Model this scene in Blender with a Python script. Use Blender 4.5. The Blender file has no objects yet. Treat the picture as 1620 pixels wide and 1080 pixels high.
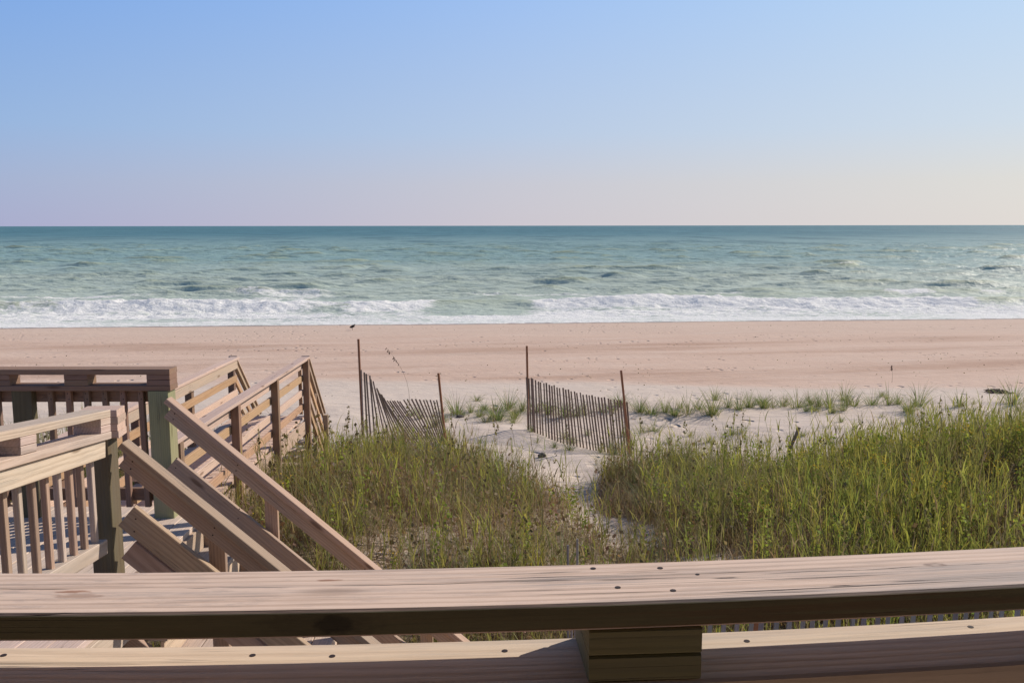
import bpy, bmesh, math, random
import numpy as np
from mathutils import Vector, Matrix
random.seed(7)
RNG = np.random.default_rng(11)
S = bpy.context.scene
COL = S.collection
R = math.radians
EYE = 6.5                       # camera height above the sea (z = 0)

# ------------------------------------------------------------------ camera, world, sun, exposure
cam = bpy.data.objects.new('camera', bpy.data.cameras.new('camera'))
COL.objects.link(cam)
cam.location = (0, 0, EYE)
cam.rotation_euler = (R(90 - 7.45), R(0.0), 0)
cam.rotation_euler = (Matrix.Rotation(R(90 - 7.45), 3, 'X') @ Matrix.Rotation(R(-0.07), 3, 'Z')).to_euler()
cam.data.sensor_width = 36
cam.data.lens = 36 * 1400 / 1620
cam.data.clip_start = 0.05
cam.data.clip_end = 60000
S.camera = cam

SUN_EL, SUN_AZ = 36.0, 56.0      # azimuth measured from +Y towards +X
sd = Vector((math.sin(R(SUN_AZ)) * math.cos(R(SUN_EL)), math.cos(R(SUN_AZ)) * math.cos(R(SUN_EL)), math.sin(R(SUN_EL))))
sun = bpy.data.objects.new('sun', bpy.data.lights.new('sun', 'SUN'))
COL.objects.link(sun)
sun.data.energy = 4.3
sun.data.angle = R(0.53)
sun.data.color = (1.0, 0.90, 0.79)
sun.rotation_euler = (-sd).to_track_quat('-Z', 'Y').to_euler()
sun.location = sd * 50

W = bpy.data.worlds.new('World')
S.world = W
W.use_nodes = True
wt = W.node_tree
for n in list(wt.nodes): wt.nodes.remove(n)
wout = wt.nodes.new('ShaderNodeOutputWorld')
bg = wt.nodes.new('ShaderNodeBackground')
sky = wt.nodes.new('ShaderNodeTexSky')
sky.sky_type = 'NISHITA'
sky.sun_disc = False
sky.sun_elevation = R(SUN_EL)
sky.sun_rotation = R(SUN_AZ)
sky.altitude = 0
sky.air_density = 1.0
sky.dust_density = 1.6
sky.ozone_density = 2.0
def lin(c): return tuple(((q / 255 + .055) / 1.055) ** 2.4 if q > 10 else q / 255 / 12.92 for q in c)
SKYK = 0.105
geow = wt.nodes.new('ShaderNodeTexCoord')
sepw = wt.nodes.new('ShaderNodeSeparateXYZ'); wt.links.new(geow.outputs['Generated'], sepw.inputs[0])
def ramp(stops):
    r = wt.nodes.new('ShaderNodeValToRGB'); r.color_ramp.interpolation = 'EASE' if False else 'LINEAR'
    e = r.color_ramp.elements
    while len(e) < len(stops): e.new(.5)
    for el, (p_, c) in zip(e, stops): el.position = p_; el.color = lin(c) + (1,)
    wt.links.new(sepw.outputs[2], r.inputs[0]); return r.outputs[0]
west = ramp(((0, (166, 170, 202)), (.045, (160, 174, 206)), (.10, (146, 176, 217)), (.24, (118, 162, 224)), (.42, (86, 120, 176)), (1, (44, 62, 100))))
mid_ = ramp(((0, (200, 195, 204)), (.045, (194, 195, 207)), (.10, (178, 196, 222)), (.24, (154, 187, 234)), (.42, (86, 120, 176)), (1, (44, 62, 100))))
east = ramp(((0, (217, 212, 208)), (.045, (213, 212, 209)), (.10, (199, 212, 225)), (.24, (178, 207, 238)), (.42, (86, 120, 176)), (1, (44, 62, 100))))
def wmap(a0, a1):
    mr = wt.nodes.new('ShaderNodeMapRange'); mr.inputs[1].default_value = a0; mr.inputs[2].default_value = a1
    wt.links.new(sepw.outputs[0], mr.inputs[0]); return mr.outputs[0]
def wmix(f, a, b_, mode='MIX'):
    mx_ = wt.nodes.new('ShaderNodeMix'); mx_.data_type = 'RGBA'; mx_.blend_type = mode
    for i_, q in ((0, f), (6, a), (7, b_)):
        if isinstance(q, bpy.types.NodeSocket): wt.links.new(q, mx_.inputs[i_])
        else: mx_.inputs[i_].default_value = q
    return mx_.outputs[2]
grad = wmix(wmap(0, .5), wmix(wmap(-.52, 0), west, mid_), east)
grad = wmix(1.0, grad, (1 / SKYK, 1 / SKYK, 1 / SKYK, 1), 'MULTIPLY')
final = wmix(.95, sky.outputs[0], grad)
wt.links.new(final, bg.inputs[0])
bg.inputs[1].default_value = 0.105
wt.links.new(bg.outputs[0], wout.inputs[0])
S.view_settings.view_transform = 'Standard'
S.view_settings.look = 'None'
S.view_settings.gamma = 1
S.view_settings.exposure = 0.10
S.render.engine = 'CYCLES'

# ------------------------------------------------------------------ helpers
def tag(o, label=None, cat=None, group=None, kind=None):
    if label: o['label'] = label
    if cat: o['category'] = cat
    if group: o['group'] = group
    if kind: o['kind'] = kind
    return o

def thing(name, label, cat, loc=(0, 0, 0), group=None):
    o = bpy.data.objects.new(name, None)
    o.empty_display_size = 0.2
    o.location = loc
    COL.objects.link(o)
    return tag(o, label, cat, group)

def root_loc(p):
    v = Vector((0, 0, 0))
    while p is not None:
        v += p.location
        p = p.parent
    return v

def link(name, me, mat, parent=None, smooth=False):
    o = bpy.data.objects.new(name, me)
    COL.objects.link(o)
    if mat: me.materials.append(mat)
    if parent is not None: o.parent = parent
    if smooth: me.polygons.foreach_set('use_smooth', [True] * len(me.polygons))
    return o

class MB:
    """collects boards, tubes and lumps; 'wc' keeps every board's own grain coordinates"""
    def __init__(s): s.v = []; s.f = []; s.w = []
    def board(s, p0, p1, w, t, up=(0, 0, 1), ch=0.003, path=None, segs=1):
        pts = path or [Vector(p0).lerp(Vector(p1), i / segs) for i in range(segs + 1)]
        pts = [Vector(p) for p in pts]
        off = Vector((random.uniform(-40, 40), random.uniform(-.35, .35), random.uniform(-.25, .25)))
        a, b = w / 2, t / 2
        sec = [(-a + ch, -b), (a - ch, -b), (a, -b + ch), (a, b - ch), (a - ch, b), (-a + ch, b), (-a, b - ch), (-a, -b + ch)]
        base = len(s.v); L = 0
        for i, p in enumerate(pts):
            d = (pts[min(i + 1, len(pts) - 1)] - pts[max(i - 1, 0)]).normalized()
            side = d.cross(Vector(up)).normalized()
            u = side.cross(d).normalized()
            if i: L += (pts[i] - pts[i - 1]).length
            for (x, y) in sec:
                s.v.append(p + side * x + u * y)
                s.w.append(off + Vector((L, x, y)))
        n = len(sec)
        for i in range(len(pts) - 1):
            for k in range(n):
                q = base + i * n
                s.f.append((q + k, q + (k + 1) % n, q + n + (k + 1) % n, q + n + k))
        s.f.append(tuple(base + k for k in reversed(range(n))))
        q = base + (len(pts) - 1) * n
        s.f.append(tuple(q + k for k in range(n)))
        return s
    def tube(s, pts, rad, n=6, cap=True):
        pts = [Vector(p) for p in pts]
        rr = rad if hasattr(rad, '__len__') else [rad] * len(pts)
        base = len(s.v); L = 0
        off = Vector((random.uniform(-40, 40), 0, 0))
        for i, p in enumerate(pts):
            d = (pts[min(i + 1, len(pts) - 1)] - pts[max(i - 1, 0)]).normalized()
            ref = Vector((0, 0, 1)) if abs(d.z) < .9 else Vector((1, 0, 0))
            a = d.cross(ref).normalized(); b = a.cross(d)
            if i: L += (pts[i] - pts[i - 1]).length
            for k in range(n):
                t = 2 * math.pi * k / n
                o = a * math.cos(t) * rr[i] + b * math.sin(t) * rr[i]
                s.v.append(p + o); s.w.append(off + Vector((L, o.x, o.y)))
        for i in range(len(pts) - 1):
            for k in range(n):
                q = base + i * n
                s.f.append((q + k, q + (k + 1) % n, q + n + (k + 1) % n, q + n + k))
        if cap:
            s.f.append(tuple(base + k for k in reversed(range(n))))
            q = base + (len(pts) - 1) * n
            s.f.append(tuple(q + k for k in range(n)))
        return s
    def build(s, name, mat, parent=None, smooth=False):
        o0 = root_loc(parent)
        me = bpy.data.meshes.new(name)
        me.from_pydata([v - o0 for v in s.v], [], s.f)
        at = me.attributes.new('wc', 'FLOAT_VECTOR', 'POINT')
        at.data.foreach_set('vector', [c for w in s.w for c in w])
        bm = bmesh.new(); bm.from_mesh(me)
        bmesh.ops.recalc_face_normals(bm, faces=bm.faces)
        bm.to_mesh(me); bm.free()
        return link(name, me, mat, parent, smooth)

def P(x, y, h): return Vector((x, y, EYE - h))       # h = metres below eye level

# numpy value noise
def vnoise(x, y, seed=0):
    xi = np.floor(x).astype(np.int64); yi = np.floor(y).astype(np.int64)
    xf = x - xi; yf = y - yi
    def h(a, b):
        n = (a * 374761393 + b * 668265263 + seed * 1442695041) & 0xFFFFFFFF
        n = ((n ^ (n >> 13)) * 1274126177) & 0xFFFFFFFF
        return ((n ^ (n >> 16)) & 0xFFFFFF) / float(0xFFFFFF)
    u = xf * xf * (3 - 2 * xf); v = yf * yf * (3 - 2 * yf)
    return (h(xi, yi) * (1 - u) + h(xi + 1, yi) * u) * (1 - v) + (h(xi, yi + 1) * (1 - u) + h(xi + 1, yi + 1) * u) * v
def fbm(x, y, seed=0, oct=4):
    r = 0; a = .5; t = 0
    for i in range(oct):
        r = r + a * vnoise(x, y, seed + i * 17); t += a
        x = x * 2.03 + 5.1; y = y * 2.03 + 1.7; a *= .5
    return r / t
def sstep(a, b, x):
    t = np.clip((x - a) / (b - a), 0, 1)
    return t * t * (3 - 2 * t)

# ------------------------------------------------------------------ node material helpers
def new_mat(name):
    m = bpy.data.materials.new(name); m.use_nodes = True
    nt = m.node_tree
    for n in list(nt.nodes): nt.nodes.remove(n)
    out = nt.nodes.new('ShaderNodeOutputMaterial')
    return m, nt, out
class NT:
    def __init__(s, nt): s.nt = nt
    def n(s, t, **k):
        x = s.nt.nodes.new(t)
        for a, b in k.items(): setattr(x, a, b)
        return x
    def set(s, sock, v):
        if isinstance(v, bpy.types.NodeSocket): s.nt.links.new(v, sock)
        else: sock.default_value = v
    def math(s, op, a, b=0.0, c=None, clamp=False):
        x = s.n('ShaderNodeMath', operation=op); x.use_clamp = clamp
        s.set(x.inputs[0], a); s.set(x.inputs[1], b)
        if c is not None: s.set(x.inputs[2], c)
        return x.outputs[0]
    def mapr(s, v, a, b, c=0.0, d=1.0, mode='SMOOTHSTEP'):
        x = s.n('ShaderNodeMapRange', interpolation_type=mode)
        s.set(x.inputs[0], v)
        for i, q in enumerate((a, b, c, d)): s.set(x.inputs[1 + i], q)
        return x.outputs[0]
    def mix(s, f, a, b, mode='MIX'):
        x = s.n('ShaderNodeMix', data_type='RGBA', blend_type=mode)
        s.set(x.inputs[0], f)
        for i, q in ((6, a), (7, b)):
            if isinstance(q, tuple) and len(q) == 3: q = q + (1,)
            s.set(x.inputs[i], q)
        return x.outputs[2]
    def vmul(s, v, k, add=(0, 0, 0)):
        x = s.n('ShaderNodeVectorMath', operation='MULTIPLY_ADD')
        s.set(x.inputs[0], v); s.set(x.inputs[1], k); s.set(x.inputs[2], add)
        return x.outputs[0]
    def noise(s, v, scale=1.0, det=3.0, rough=.5, dist=0.0, out=0):
        x = s.n('ShaderNodeTexNoise')
        s.set(x.inputs['Vector'], v); s.set(x.inputs['Scale'], scale); s.set(x.inputs['Detail'], det)
        s.set(x.inputs['Roughness'], rough); s.set(x.inputs['Distortion'], dist)
        return x.outputs[out]
    def attr(s, name, out='Vector'):
        x = s.n('ShaderNodeAttribute'); x.attribute_name = name
        return x.outputs[out]
    def bump(s, h, st=.5, dist=.01, normal=None):
        x = s.n('ShaderNodeBump')
        s.set(x.inputs['Height'], h); x.inputs['Strength'].default_value = st; x.inputs['Distance'].default_value = dist
        if normal: s.set(x.inputs['Normal'], normal)
        return x.outputs[0]
    def bsdf(s, out, col, rough=.7, spec=.3, normal=None, **kw):
        b = s.n('ShaderNodeBsdfPrincipled')
        if isinstance(col, tuple) and len(col) == 3: col = col + (1,)
        s.set(b.inputs['Base Color'], col); s.set(b.inputs['Roughness'], rough)
        s.set(b.inputs['Specular IOR Level'], spec)
        if normal: s.set(b.inputs['Normal'], normal)
        s.nt.links.new(b.outputs[0], out.inputs[0])
        return b

def wood(name, light, dark, grey=(.30, .27, .26), gamt=.4, spots=(), crack=1.0, green=0.0, edge=None, front=(), ringf=70, contrast=.42):
    """sawn pine: growth rings cut lengthwise, fibres, weathering, knots, checks"""
    m, nt, out = new_mat(name); g = NT(nt)
    wc = g.attr('wc')
    warp = g.noise(g.vmul(wc, (.55, 2.0, 2.0)), 1.0, 2, .5, out=1)
    sub = g.n('ShaderNodeVectorMath', operation='SUBTRACT'); g.set(sub.inputs[0], warp); sub.inputs[1].default_value = (.5, .5, .5)
    wv = g.vmul(sub.outputs[0], (0, .07, .07), wc)
    flat = g.vmul(wv, (0, 1, 1))
    ln = g.n('ShaderNodeVectorMath', operation='LENGTH'); g.set(ln.inputs[0], flat)
    rj = g.noise(g.vmul(wc, (2.2, 22, 22)), 1.0, 4, .65)
    rr = g.math('ADD', g.math('MULTIPLY', ln.outputs['Value'], ringf * 6.28), g.math('MULTIPLY', rj, 6))
    ring = g.math('MULTIPLY_ADD', g.math('SINE', rr), .5, .5)
    ring = g.math('POWER', ring, 2.2)
    fib = g.noise(g.vmul(wc, (7, 190, 190)), 1.0, 4, .75)
    fib2 = g.noise(g.vmul(wc, (2.6, 75, 75), (3, 1, 4)), 1.0, 5, .75)
    blot = g.noise(g.vmul(wc, (1.3, 9, 9), (7, 3, 1)), 1.0, 4, .6)
    tone = g.noise(g.vmul(wc, (.35, 1.2, 1.2), (1, 6, 2)), 1.0, 2, .5)
    col = g.mix(g.math('MULTIPLY', ring, contrast), light + (1,), dark + (1,))
    col = g.mix(g.math('MULTIPLY', g.mapr(tone, .35, .65), .35), col, tuple(q * .72 for q in light) + (1,))
    col = g.mix(g.math('MULTIPLY', g.mapr(fib2, .48, .70), .55), col, dark + (1,))
    col = g.mix(g.math('MULTIPLY', g.mapr(fib, .50, .80), .45), col, tuple(q * .62 for q in dark) + (1,))
    col = g.mix(g.math('MULTIPLY', g.mapr(g.math('MULTIPLY_ADD', fib2, .45, g.math('MULTIPLY', blot, .6)), .46, .66), gamt), col, grey + (1,))
    if green: 
        gn = g.noise(g.vmul(wc, (1.5, 6, 6), (2, 9, 4)), 1.0, 2, .5)
        col = g.mix(g.math('MULTIPLY', g.mapr(gn, .3, .7), green), col, (.17, .24, .09, 1))
    # small random knots
    vo = g.n('ShaderNodeTexVoronoi'); vo.feature = 'F1'
    g.set(vo.inputs['Vector'], g.vmul(wc, (2.2, 9, 9), (3, 5, 2))); vo.inputs['Scale'].default_value = 1.0
    kn = g.mapr(vo.outputs['Distance'], .07, .19, 1, 0)
    col = g.mix(g.math('MULTIPLY', kn, .75), col, (dark[0] * .42, dark[1] * .36, dark[2] * .32, 1))
    # checks running along the grain
    ck = g.noise(g.vmul(wc, (.55, 55, 55), (1, 2, 8)), 1.0, 2.5, .6)
    ckm = g.mapr(g.math('ABSOLUTE', g.math('SUBTRACT', ck, .5)), .002, .009, 1, 0)
    ckm = g.math('MULTIPLY', ckm, g.mapr(g.noise(g.vmul(wc, (1.3, 10, 10), (9, 9, 9)), 1.0, 1), .55, .68))
    ckm = g.math('MULTIPLY', ckm, crack)
    col = g.mix(g.math('MULTIPLY', ckm, .7), col, (.05, .035, .03, 1))
    oi = g.n('ShaderNodeObjectInfo')
    var = g.mapr(oi.outputs['Random'], 0, 1, .80, 1.12, 'LINEAR')
    cmb = g.n('ShaderNodeCombineXYZ')
    g.set(cmb.inputs[0], var); g.set(cmb.inputs[1], g.math('MULTIPLY', var, g.mapr(g.math('FRACT', g.math('MULTIPLY', oi.outputs['Random'], 7.3)), 0, 1, .95, 1.03, 'LINEAR')))
    g.set(cmb.inputs[2], g.math('MULTIPLY', var, g.mapr(g.math('FRACT', g.math('MULTIPLY', oi.outputs['Random'], 13.7)), 0, 1, .95, 1.05, 'LINEAR')))
    if not edge: col = g.mix(1.0, col, cmb.outputs[0], 'MULTIPLY')
    hgt = g.math('SUBTRACT', g.math('MULTIPLY', fib, .35), g.math('ADD', g.math('MULTIPLY', ckm, 1.4), g.math('MULTIPLY', ring, .25)))
    dirt = None
    for (x, y, z, rx, ry, c, amt) in spots:
        q = g.n('ShaderNodeVectorMath', operation='SUBTRACT'); g.set(q.inputs[0], wc); q.inputs[1].default_value = (x, y, z)
        q2 = g.n('ShaderNodeVectorMath', operation='MULTIPLY'); g.set(q2.inputs[0], q.outputs[0]); q2.inputs[1].default_value = (1 / rx, 1 / ry, 0)
        l = g.n('ShaderNodeVectorMath', operation='LENGTH'); g.set(l.inputs[0], q2.outputs[0])
        d = g.math('ADD', l.outputs['Value'], g.math('MULTIPLY', g.math('SUBTRACT', g.noise(g.vmul(wc, (60, 140, 0)), 1.0, 3), .5), 1.3))
        f = g.math('MULTIPLY', g.mapr(d, .45, 1.0, 1, 0), amt)
        col = g.mix(f, col, c + (1,))
    if edge:
        sy_ = g.n('ShaderNodeSeparateXYZ'); g.set(sy_.inputs[0], wc)
        # one long wandering check down the middle, greyer weathering towards the left end
        cy = g.math('MULTIPLY_ADD', g.noise(g.vmul(wc, (3.0, 0, 0), (8, 0, 0)), 1.0, 5, .6), .022, -.020)
        cl_ = g.mapr(g.math('ABSOLUTE', g.math('SUBTRACT', sy_.outputs[1], cy)), .0002, .0013, 1, 0)
        cl_ = g.math('MULTIPLY', cl_, g.mapr(g.noise(g.vmul(wc, (5, 0, 0), (1, 0, 0)), 1.0, 3), .44, .56))
        mot = g.mapr(g.noise(g.vmul(wc, (11, 60, 60), (6, 6, 6)), 1.0, 5, .75), .50, .66)
        gl_ = g.mapr(sy_.outputs[0], 2.1, .5, .12, .55)
        col = g.mix(g.math('MULTIPLY', mot, gl_), col, (.33, .275, .25, 1))
        col = g.mix(g.math('MULTIPLY', cl_, .85), col, (.06, .045, .04, 1))
        hgt = g.math('SUBTRACT', hgt, g.math('MULTIPLY', cl_, 2.0))
        em = g.mapr(g.math('ABSOLUTE', sy_.outputs[1]), .0680, .0698)  # edge faces painted darker olive: shade put into the colour
        edge_shade = g.mix(g.math('MULTIPLY', g.mapr(fib2, .4, .7), .5), edge + (1,), tuple(q * .55 for q in edge) + (1,))
        edge_shade = g.mix(g.math('MULTIPLY', g.mapr(g.noise(g.vmul(wc, (1.2, 0, 45), (4, 4, 4)), 1.0, 2, .5, 1.5), .45, .6), .5), edge_shade, (edge[0] * .9, edge[1] * .6, edge[2] * .6, 1))
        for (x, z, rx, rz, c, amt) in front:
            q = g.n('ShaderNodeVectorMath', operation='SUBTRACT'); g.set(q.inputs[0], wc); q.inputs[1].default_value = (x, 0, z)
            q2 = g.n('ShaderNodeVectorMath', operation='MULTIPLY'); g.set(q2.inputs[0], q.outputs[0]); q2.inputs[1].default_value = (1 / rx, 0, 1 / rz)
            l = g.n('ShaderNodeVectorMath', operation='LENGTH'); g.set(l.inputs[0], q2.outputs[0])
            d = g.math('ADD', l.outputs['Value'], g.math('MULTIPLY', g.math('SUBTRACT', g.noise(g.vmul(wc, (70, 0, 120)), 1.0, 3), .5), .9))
            edge_shade = g.mix(g.math('MULTIPLY', g.mapr(d, .5, 1.0, 1, 0), amt), edge_shade, c + (1,))
        col = g.mix(em, col, edge_shade)
    b = g.bsdf(out, col, .72, .25, g.bump(hgt, .7, .0022))
    return m

M = {}
M['cap_pine'] = wood('pale pinkish pine', (.73, .56, .45), (.44, .295, .21), (.36, .315, .29), .85, crack=1.6, edge=(.17, .155, .085), front=((1.385, .0, .035, .016, (.02, .018, .015), .9), (1.37, .003, .10, .03, (.09, .08, .05), .5)), contrast=.42,  # edge: shaded front face painted as a dark olive tone
                     spots=((1.015, .0, 0, .030, .006, (.30, .13, .07), .8), (1.035, .014, 0, .045, .010, (.33, .20, .14), .6), (1.36, -.030, 0, .022, .004, (.30, .14, .08), .8),
                          (2.25, -.015, 0, .022, .009, (.24, .17, .14), .8), (2.25, -.015, 0, .010, .005, (.50, .40, .33), .8)))
M['deck_pine'] = wood('sunbleached pine', (.67, .535, .43), (.42, .30, .21), (.40, .37, .34), .35)
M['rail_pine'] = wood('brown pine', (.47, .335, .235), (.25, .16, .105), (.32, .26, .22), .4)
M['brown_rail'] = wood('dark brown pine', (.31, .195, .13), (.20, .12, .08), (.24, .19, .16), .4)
M['corner_post'] = wood('pale green treated pine', (.36, .33, .19), (.21, .19, .10), (.29, .27, .20), .5, green=.25, crack=2.0)
M['warm_pine'] = wood('fresh orange pine', (.62, .40, .235), (.46, .26, .13), (.45, .35, .25), .25)
M['pale_pine'] = wood('pale pine', (.66, .50, .375), (.48, .33, .23), (.46, .40, .34), .35)
M['post_green'] = wood('green treated pine', (.17, .135, .075), (.105, .08, .045), (.17, .15, .11), .5, green=.12, crack=2.0)
M['dark_pine'] = wood('treated pine', (.26, .22, .12), (.18, .14, .08), (.20, .19, .15), .35, green=.25)
M['lower_pine'] = wood('greyed pine', (.66, .52, .42), (.44, .32, .24), (.38, .35, .335), .5, contrast=.35)
M['slat_wood'] = wood('weathered lath', (.30, .215, .155), (.17, .115, .08), (.24, .20, .17), .5)
M['slat_grey'] = wood('grey lath', (.34, .32, .31), (.24, .22, .21), (.32, .32, .33), .5)
M['stake_wood'] = wood('rusty brown stake', (.34, .155, .075), (.20, .085, .04), (.22, .15, .11), .3)

def simple(name, col, rough=.7, spec=.3, nscale=0, namt=.3, metal=0):
    m, nt, out = new_mat(name); g = NT(nt)
    c = col + (1,)
    if nscale:
        tc = g.n('ShaderNodeTexCoord')
        nz = g.noise(tc.outputs['Object'], nscale, 4, .6)
        c = g.mix(g.math('MULTIPLY', g.mapr(nz, .3, .7), namt), c, tuple(q * .4 for q in col) + (1,))
    b = g.bsdf(out, c, rough, spec)
    b.inputs['Metallic'].default_value = metal
    return m
M['nail'] = simple('rusted nail', (.035, .022, .018), .6)
M['wire'] = simple('galvanised wire', (.22, .20, .18), .5, .5, metal=.6)
M['stone'] = simple('dark stone', (.12, .10, .09), .8, .3, 30)
M['wrack'] = simple('dry seaweed', (.20, .14, .10), .9, .1, 20)
M['bird'] = simple('dark plumage', (.05, .04, .035), .8, .2, 60)
M['bird_pale'] = simple('pale plumage', (.45, .38, .33), .8, .2, 60)

# ------------------------------------------------------------------ ground
HY = [-30, 0, 6, 8, 10, 12.5, 14.5, 16.5, 18.5, 20, 23, 26, 29, 34, 45, 59.3, 77, 120]
HH = [3.9, 4.15, 4.2, 4.1, 4.0, 4.1, 4.35, 4.58, 4.68, 4.72, 4.80, 5.0, 5.16, 5.42, 6.0, 6.5, 7.4, 9.5]
def ground_z(x, y):
    x = np.asarray(x, float); y = np.asarray(y, float)
    ye = y - .075 * x * sstep(25, 55, y)
    z = EYE - np.interp(ye, HY, HH)
    near = 1 - sstep(20, 27, y)
    z = z + near * (fbm(x * .25, y * .25, 3, 3) - .5) * .55 + near * (fbm(x * .9, y * .9, 9, 3) - .5) * .10
    z = z + .48 * sstep(2.2, 8.5, x) * sstep(3, 7, y) * (1 - sstep(12.5, 19, y))
    z = z + .42 * np.exp(-((y - 10.2) / 3.0) ** 2) * (1 - sstep(-2.2, 1.0, x)) * sstep(-9, -6, x)
    z = z + .33 * np.exp(-(((x + 2.5) / 1.3) ** 2 + ((y - 9.7) / 2.3) ** 2))
    z = z - .14 * np.exp(-((x - 1.35 - .25 * (12 - y) * .3) / .5) ** 2) * sstep(8, 10, y) * (1 - sstep(15, 17, y))
    z = z + .16 * np.exp(-((y - 23.2) / 1.6) ** 2) * (fbm(x * .5, y * .0 + 2, 31, 2))      # little foredune under the tufts
    z = z + .10 * np.exp(-(((x + .6) / 1.4) ** 2 + ((y - 19.5) / 1.0) ** 2))
    far = sstep(24, 32, y)
    z = z + far * (fbm(x * .06, y * .25, 5, 3) - .5) * .16 * (1 - sstep(54, 60, ye))
    z = z + (fbm(x * 2.6, y * 2.6, 44, 2) - .5) * .035 * (1 - sstep(28, 34, y))
    return z
def gz(x, y): return float(ground_z(np.array([x]), np.array([y]))[0])

def grid_mesh(name, X, Y, Z):
    nr, nc = X.shape
    co = np.empty((nr * nc, 3)); co[:, 0] = X.ravel(); co[:, 1] = Y.ravel(); co[:, 2] = Z.ravel()
    i = np.arange(nr - 1)[:, None] * nc + np.arange(nc - 1)[None, :]
    f = np.stack([i, i + 1, i + nc + 1, i + nc], -1).reshape(-1, 4)
    return np_mesh(name, co, f)
def np_mesh(name, co, f):
    me = bpy.data.meshes.new(name)
    me.vertices.add(len(co)); me.vertices.foreach_set('co', co.astype(np.float32).ravel())
    k = f.shape[1]
    me.loops.add(f.size); me.loops.foreach_set('vertex_index', f.ravel().astype(np.int32))
    me.polygons.add(len(f)); me.polygons.foreach_set('loop_start', (np.arange(len(f)) * k).astype(np.int32))
    me.update(calc_edges=True)
    return me
def vattr(me, name, arr, typ='FLOAT'):
    a = me.attributes.new(name, typ, 'POINT')
    a.data.foreach_set({'FLOAT': 'value', 'FLOAT_COLOR': 'color'}[typ], np.asarray(arr, np.float32).ravel())

xr, xl, by1 = -3.07, -4.16, 13.0
def blocked(x, y):
    b = (x > -3.2) & (x < .35) & (y > 4.55) & (y < 6.15) & (x < .2)
    b |= (x < -2.1) & (y < 6.55)
    b |= (x > xl - .12) & (x < xr - .05) & (y < by1 + 1.9)
    b |= (x < xr - .3) & (y < 6.9)
    b |= (y < 1.8)
    b |= (y < 6.62) & (x > .3)
    return b
def cover(x, y):
    """0..1 how thick the dune grass stands"""
    edge = 15.7 + 1.9 * sstep(-1.2, -3.2, x) * 0 + 1.5 * np.exp(-((x + 3.1) / 2.2) ** 2) + (fbm(x * .35, x * 0 + 4, 301, 3) - .5) * 3.0 + .35 * np.clip(-x - 1.5, 0, 3) + .14 * np.clip(x - 3, 0, 8)
    edge = edge - 2.1 * np.exp(-((x - .75) / 1.0) ** 2)
    c = 1 - sstep(edge - .9, edge + .5, y)
    # sandy path through the gap and the bare patch to its right
    cx = 1.15 + .10 * np.clip(16 - y, 0, 8) * .9 + .25 * np.sin(y * 1.3)
    path = np.exp(-((x - cx) / (.10 + .52 * np.exp(-((y - 12.0) / .9) ** 2) + .30 * sstep(14.4, 16.2, y))) ** 2) * sstep(10.9, 11.7, y)
    bare = np.exp(-(((x - 2.35) / .75) ** 2 + ((y - 10.45) / .55) ** 2))
    bare = np.maximum(bare, .9 * np.exp(-(((x - 3.6) / .6) ** 2 + ((y - 12.6) / .5) ** 2)))
    c = c * (1 - np.clip(path * 1.4, 0, 1)) * (1 - np.clip(bare * 1.1, 0, 1))
    n = fbm(x * .8, y * .8, 310, 3)
    c = c * (.5 + .7 * sstep(.3, .6, n))
    c = np.maximum(c, .95 * np.exp(-(((x + 2.55) / .8) ** 2 + ((y - 9.8) / 3.2) ** 4)))
    return np.clip(c, 0, 1)
rows = np.concatenate([np.arange(-12, 3, 1.0), np.arange(3, 27, .09), np.arange(27, 58, .2), np.arange(58, 110, 1.5)])
cs = np.linspace(-1, 1, 520); cs = np.sign(cs) * np.abs(cs) ** 1.15
GX = cs[None, :] * (17 + np.maximum(rows, 0) * 1.25)[:, None]
GY = np.repeat(rows[:, None], len(cs), 1)
GZ = ground_z(GX, GY)

m, nt, out = new_mat('beach sand'); g = NT(nt)
geo = g.n('ShaderNodeNewGeometry'); pos = geo.outputs['Position']
sep = g.n('ShaderNodeSeparateXYZ'); g.set(sep.inputs[0], pos)
yy = g.math('ADD', sep.outputs[1], g.math('MULTIPLY', g.math('SUBTRACT', g.noise(g.vmul(pos, (.07, .2, 0)), 1.0, 5), .5), 9.0))
dry = g.mix(g.noise(g.vmul(pos, (.5, 1.2, .5)), 1.0, 5, .6), (.66, .56, .47, 1), (.56, .465, .385, 1))
pink = g.mix(g.noise(g.vmul(pos, (.10, .8, 0)), 1.0, 5, .65), (.66, .50, .395, 1), (.54, .385, .295, 1))
col = g.mix(g.mapr(yy, 27.0, 29.8), dry, pink)
# paler wind-blown streaks on the berm
st = g.noise(g.vmul(pos, (.3, .7, 0), (0, 4, 0)), 1.0, 5, .7, .6)
col = g.mix(g.math('MULTIPLY', g.mapr(st, .52, .70), g.mapr(sep.outputs[1], 26, 31, 0, .38)), col, (.66, .54, .44, 1))
col = g.mix(g.math('MULTIPLY', g.mapr(yy, 47, 53), .55), col, (.60, .47, .375, 1))
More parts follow.
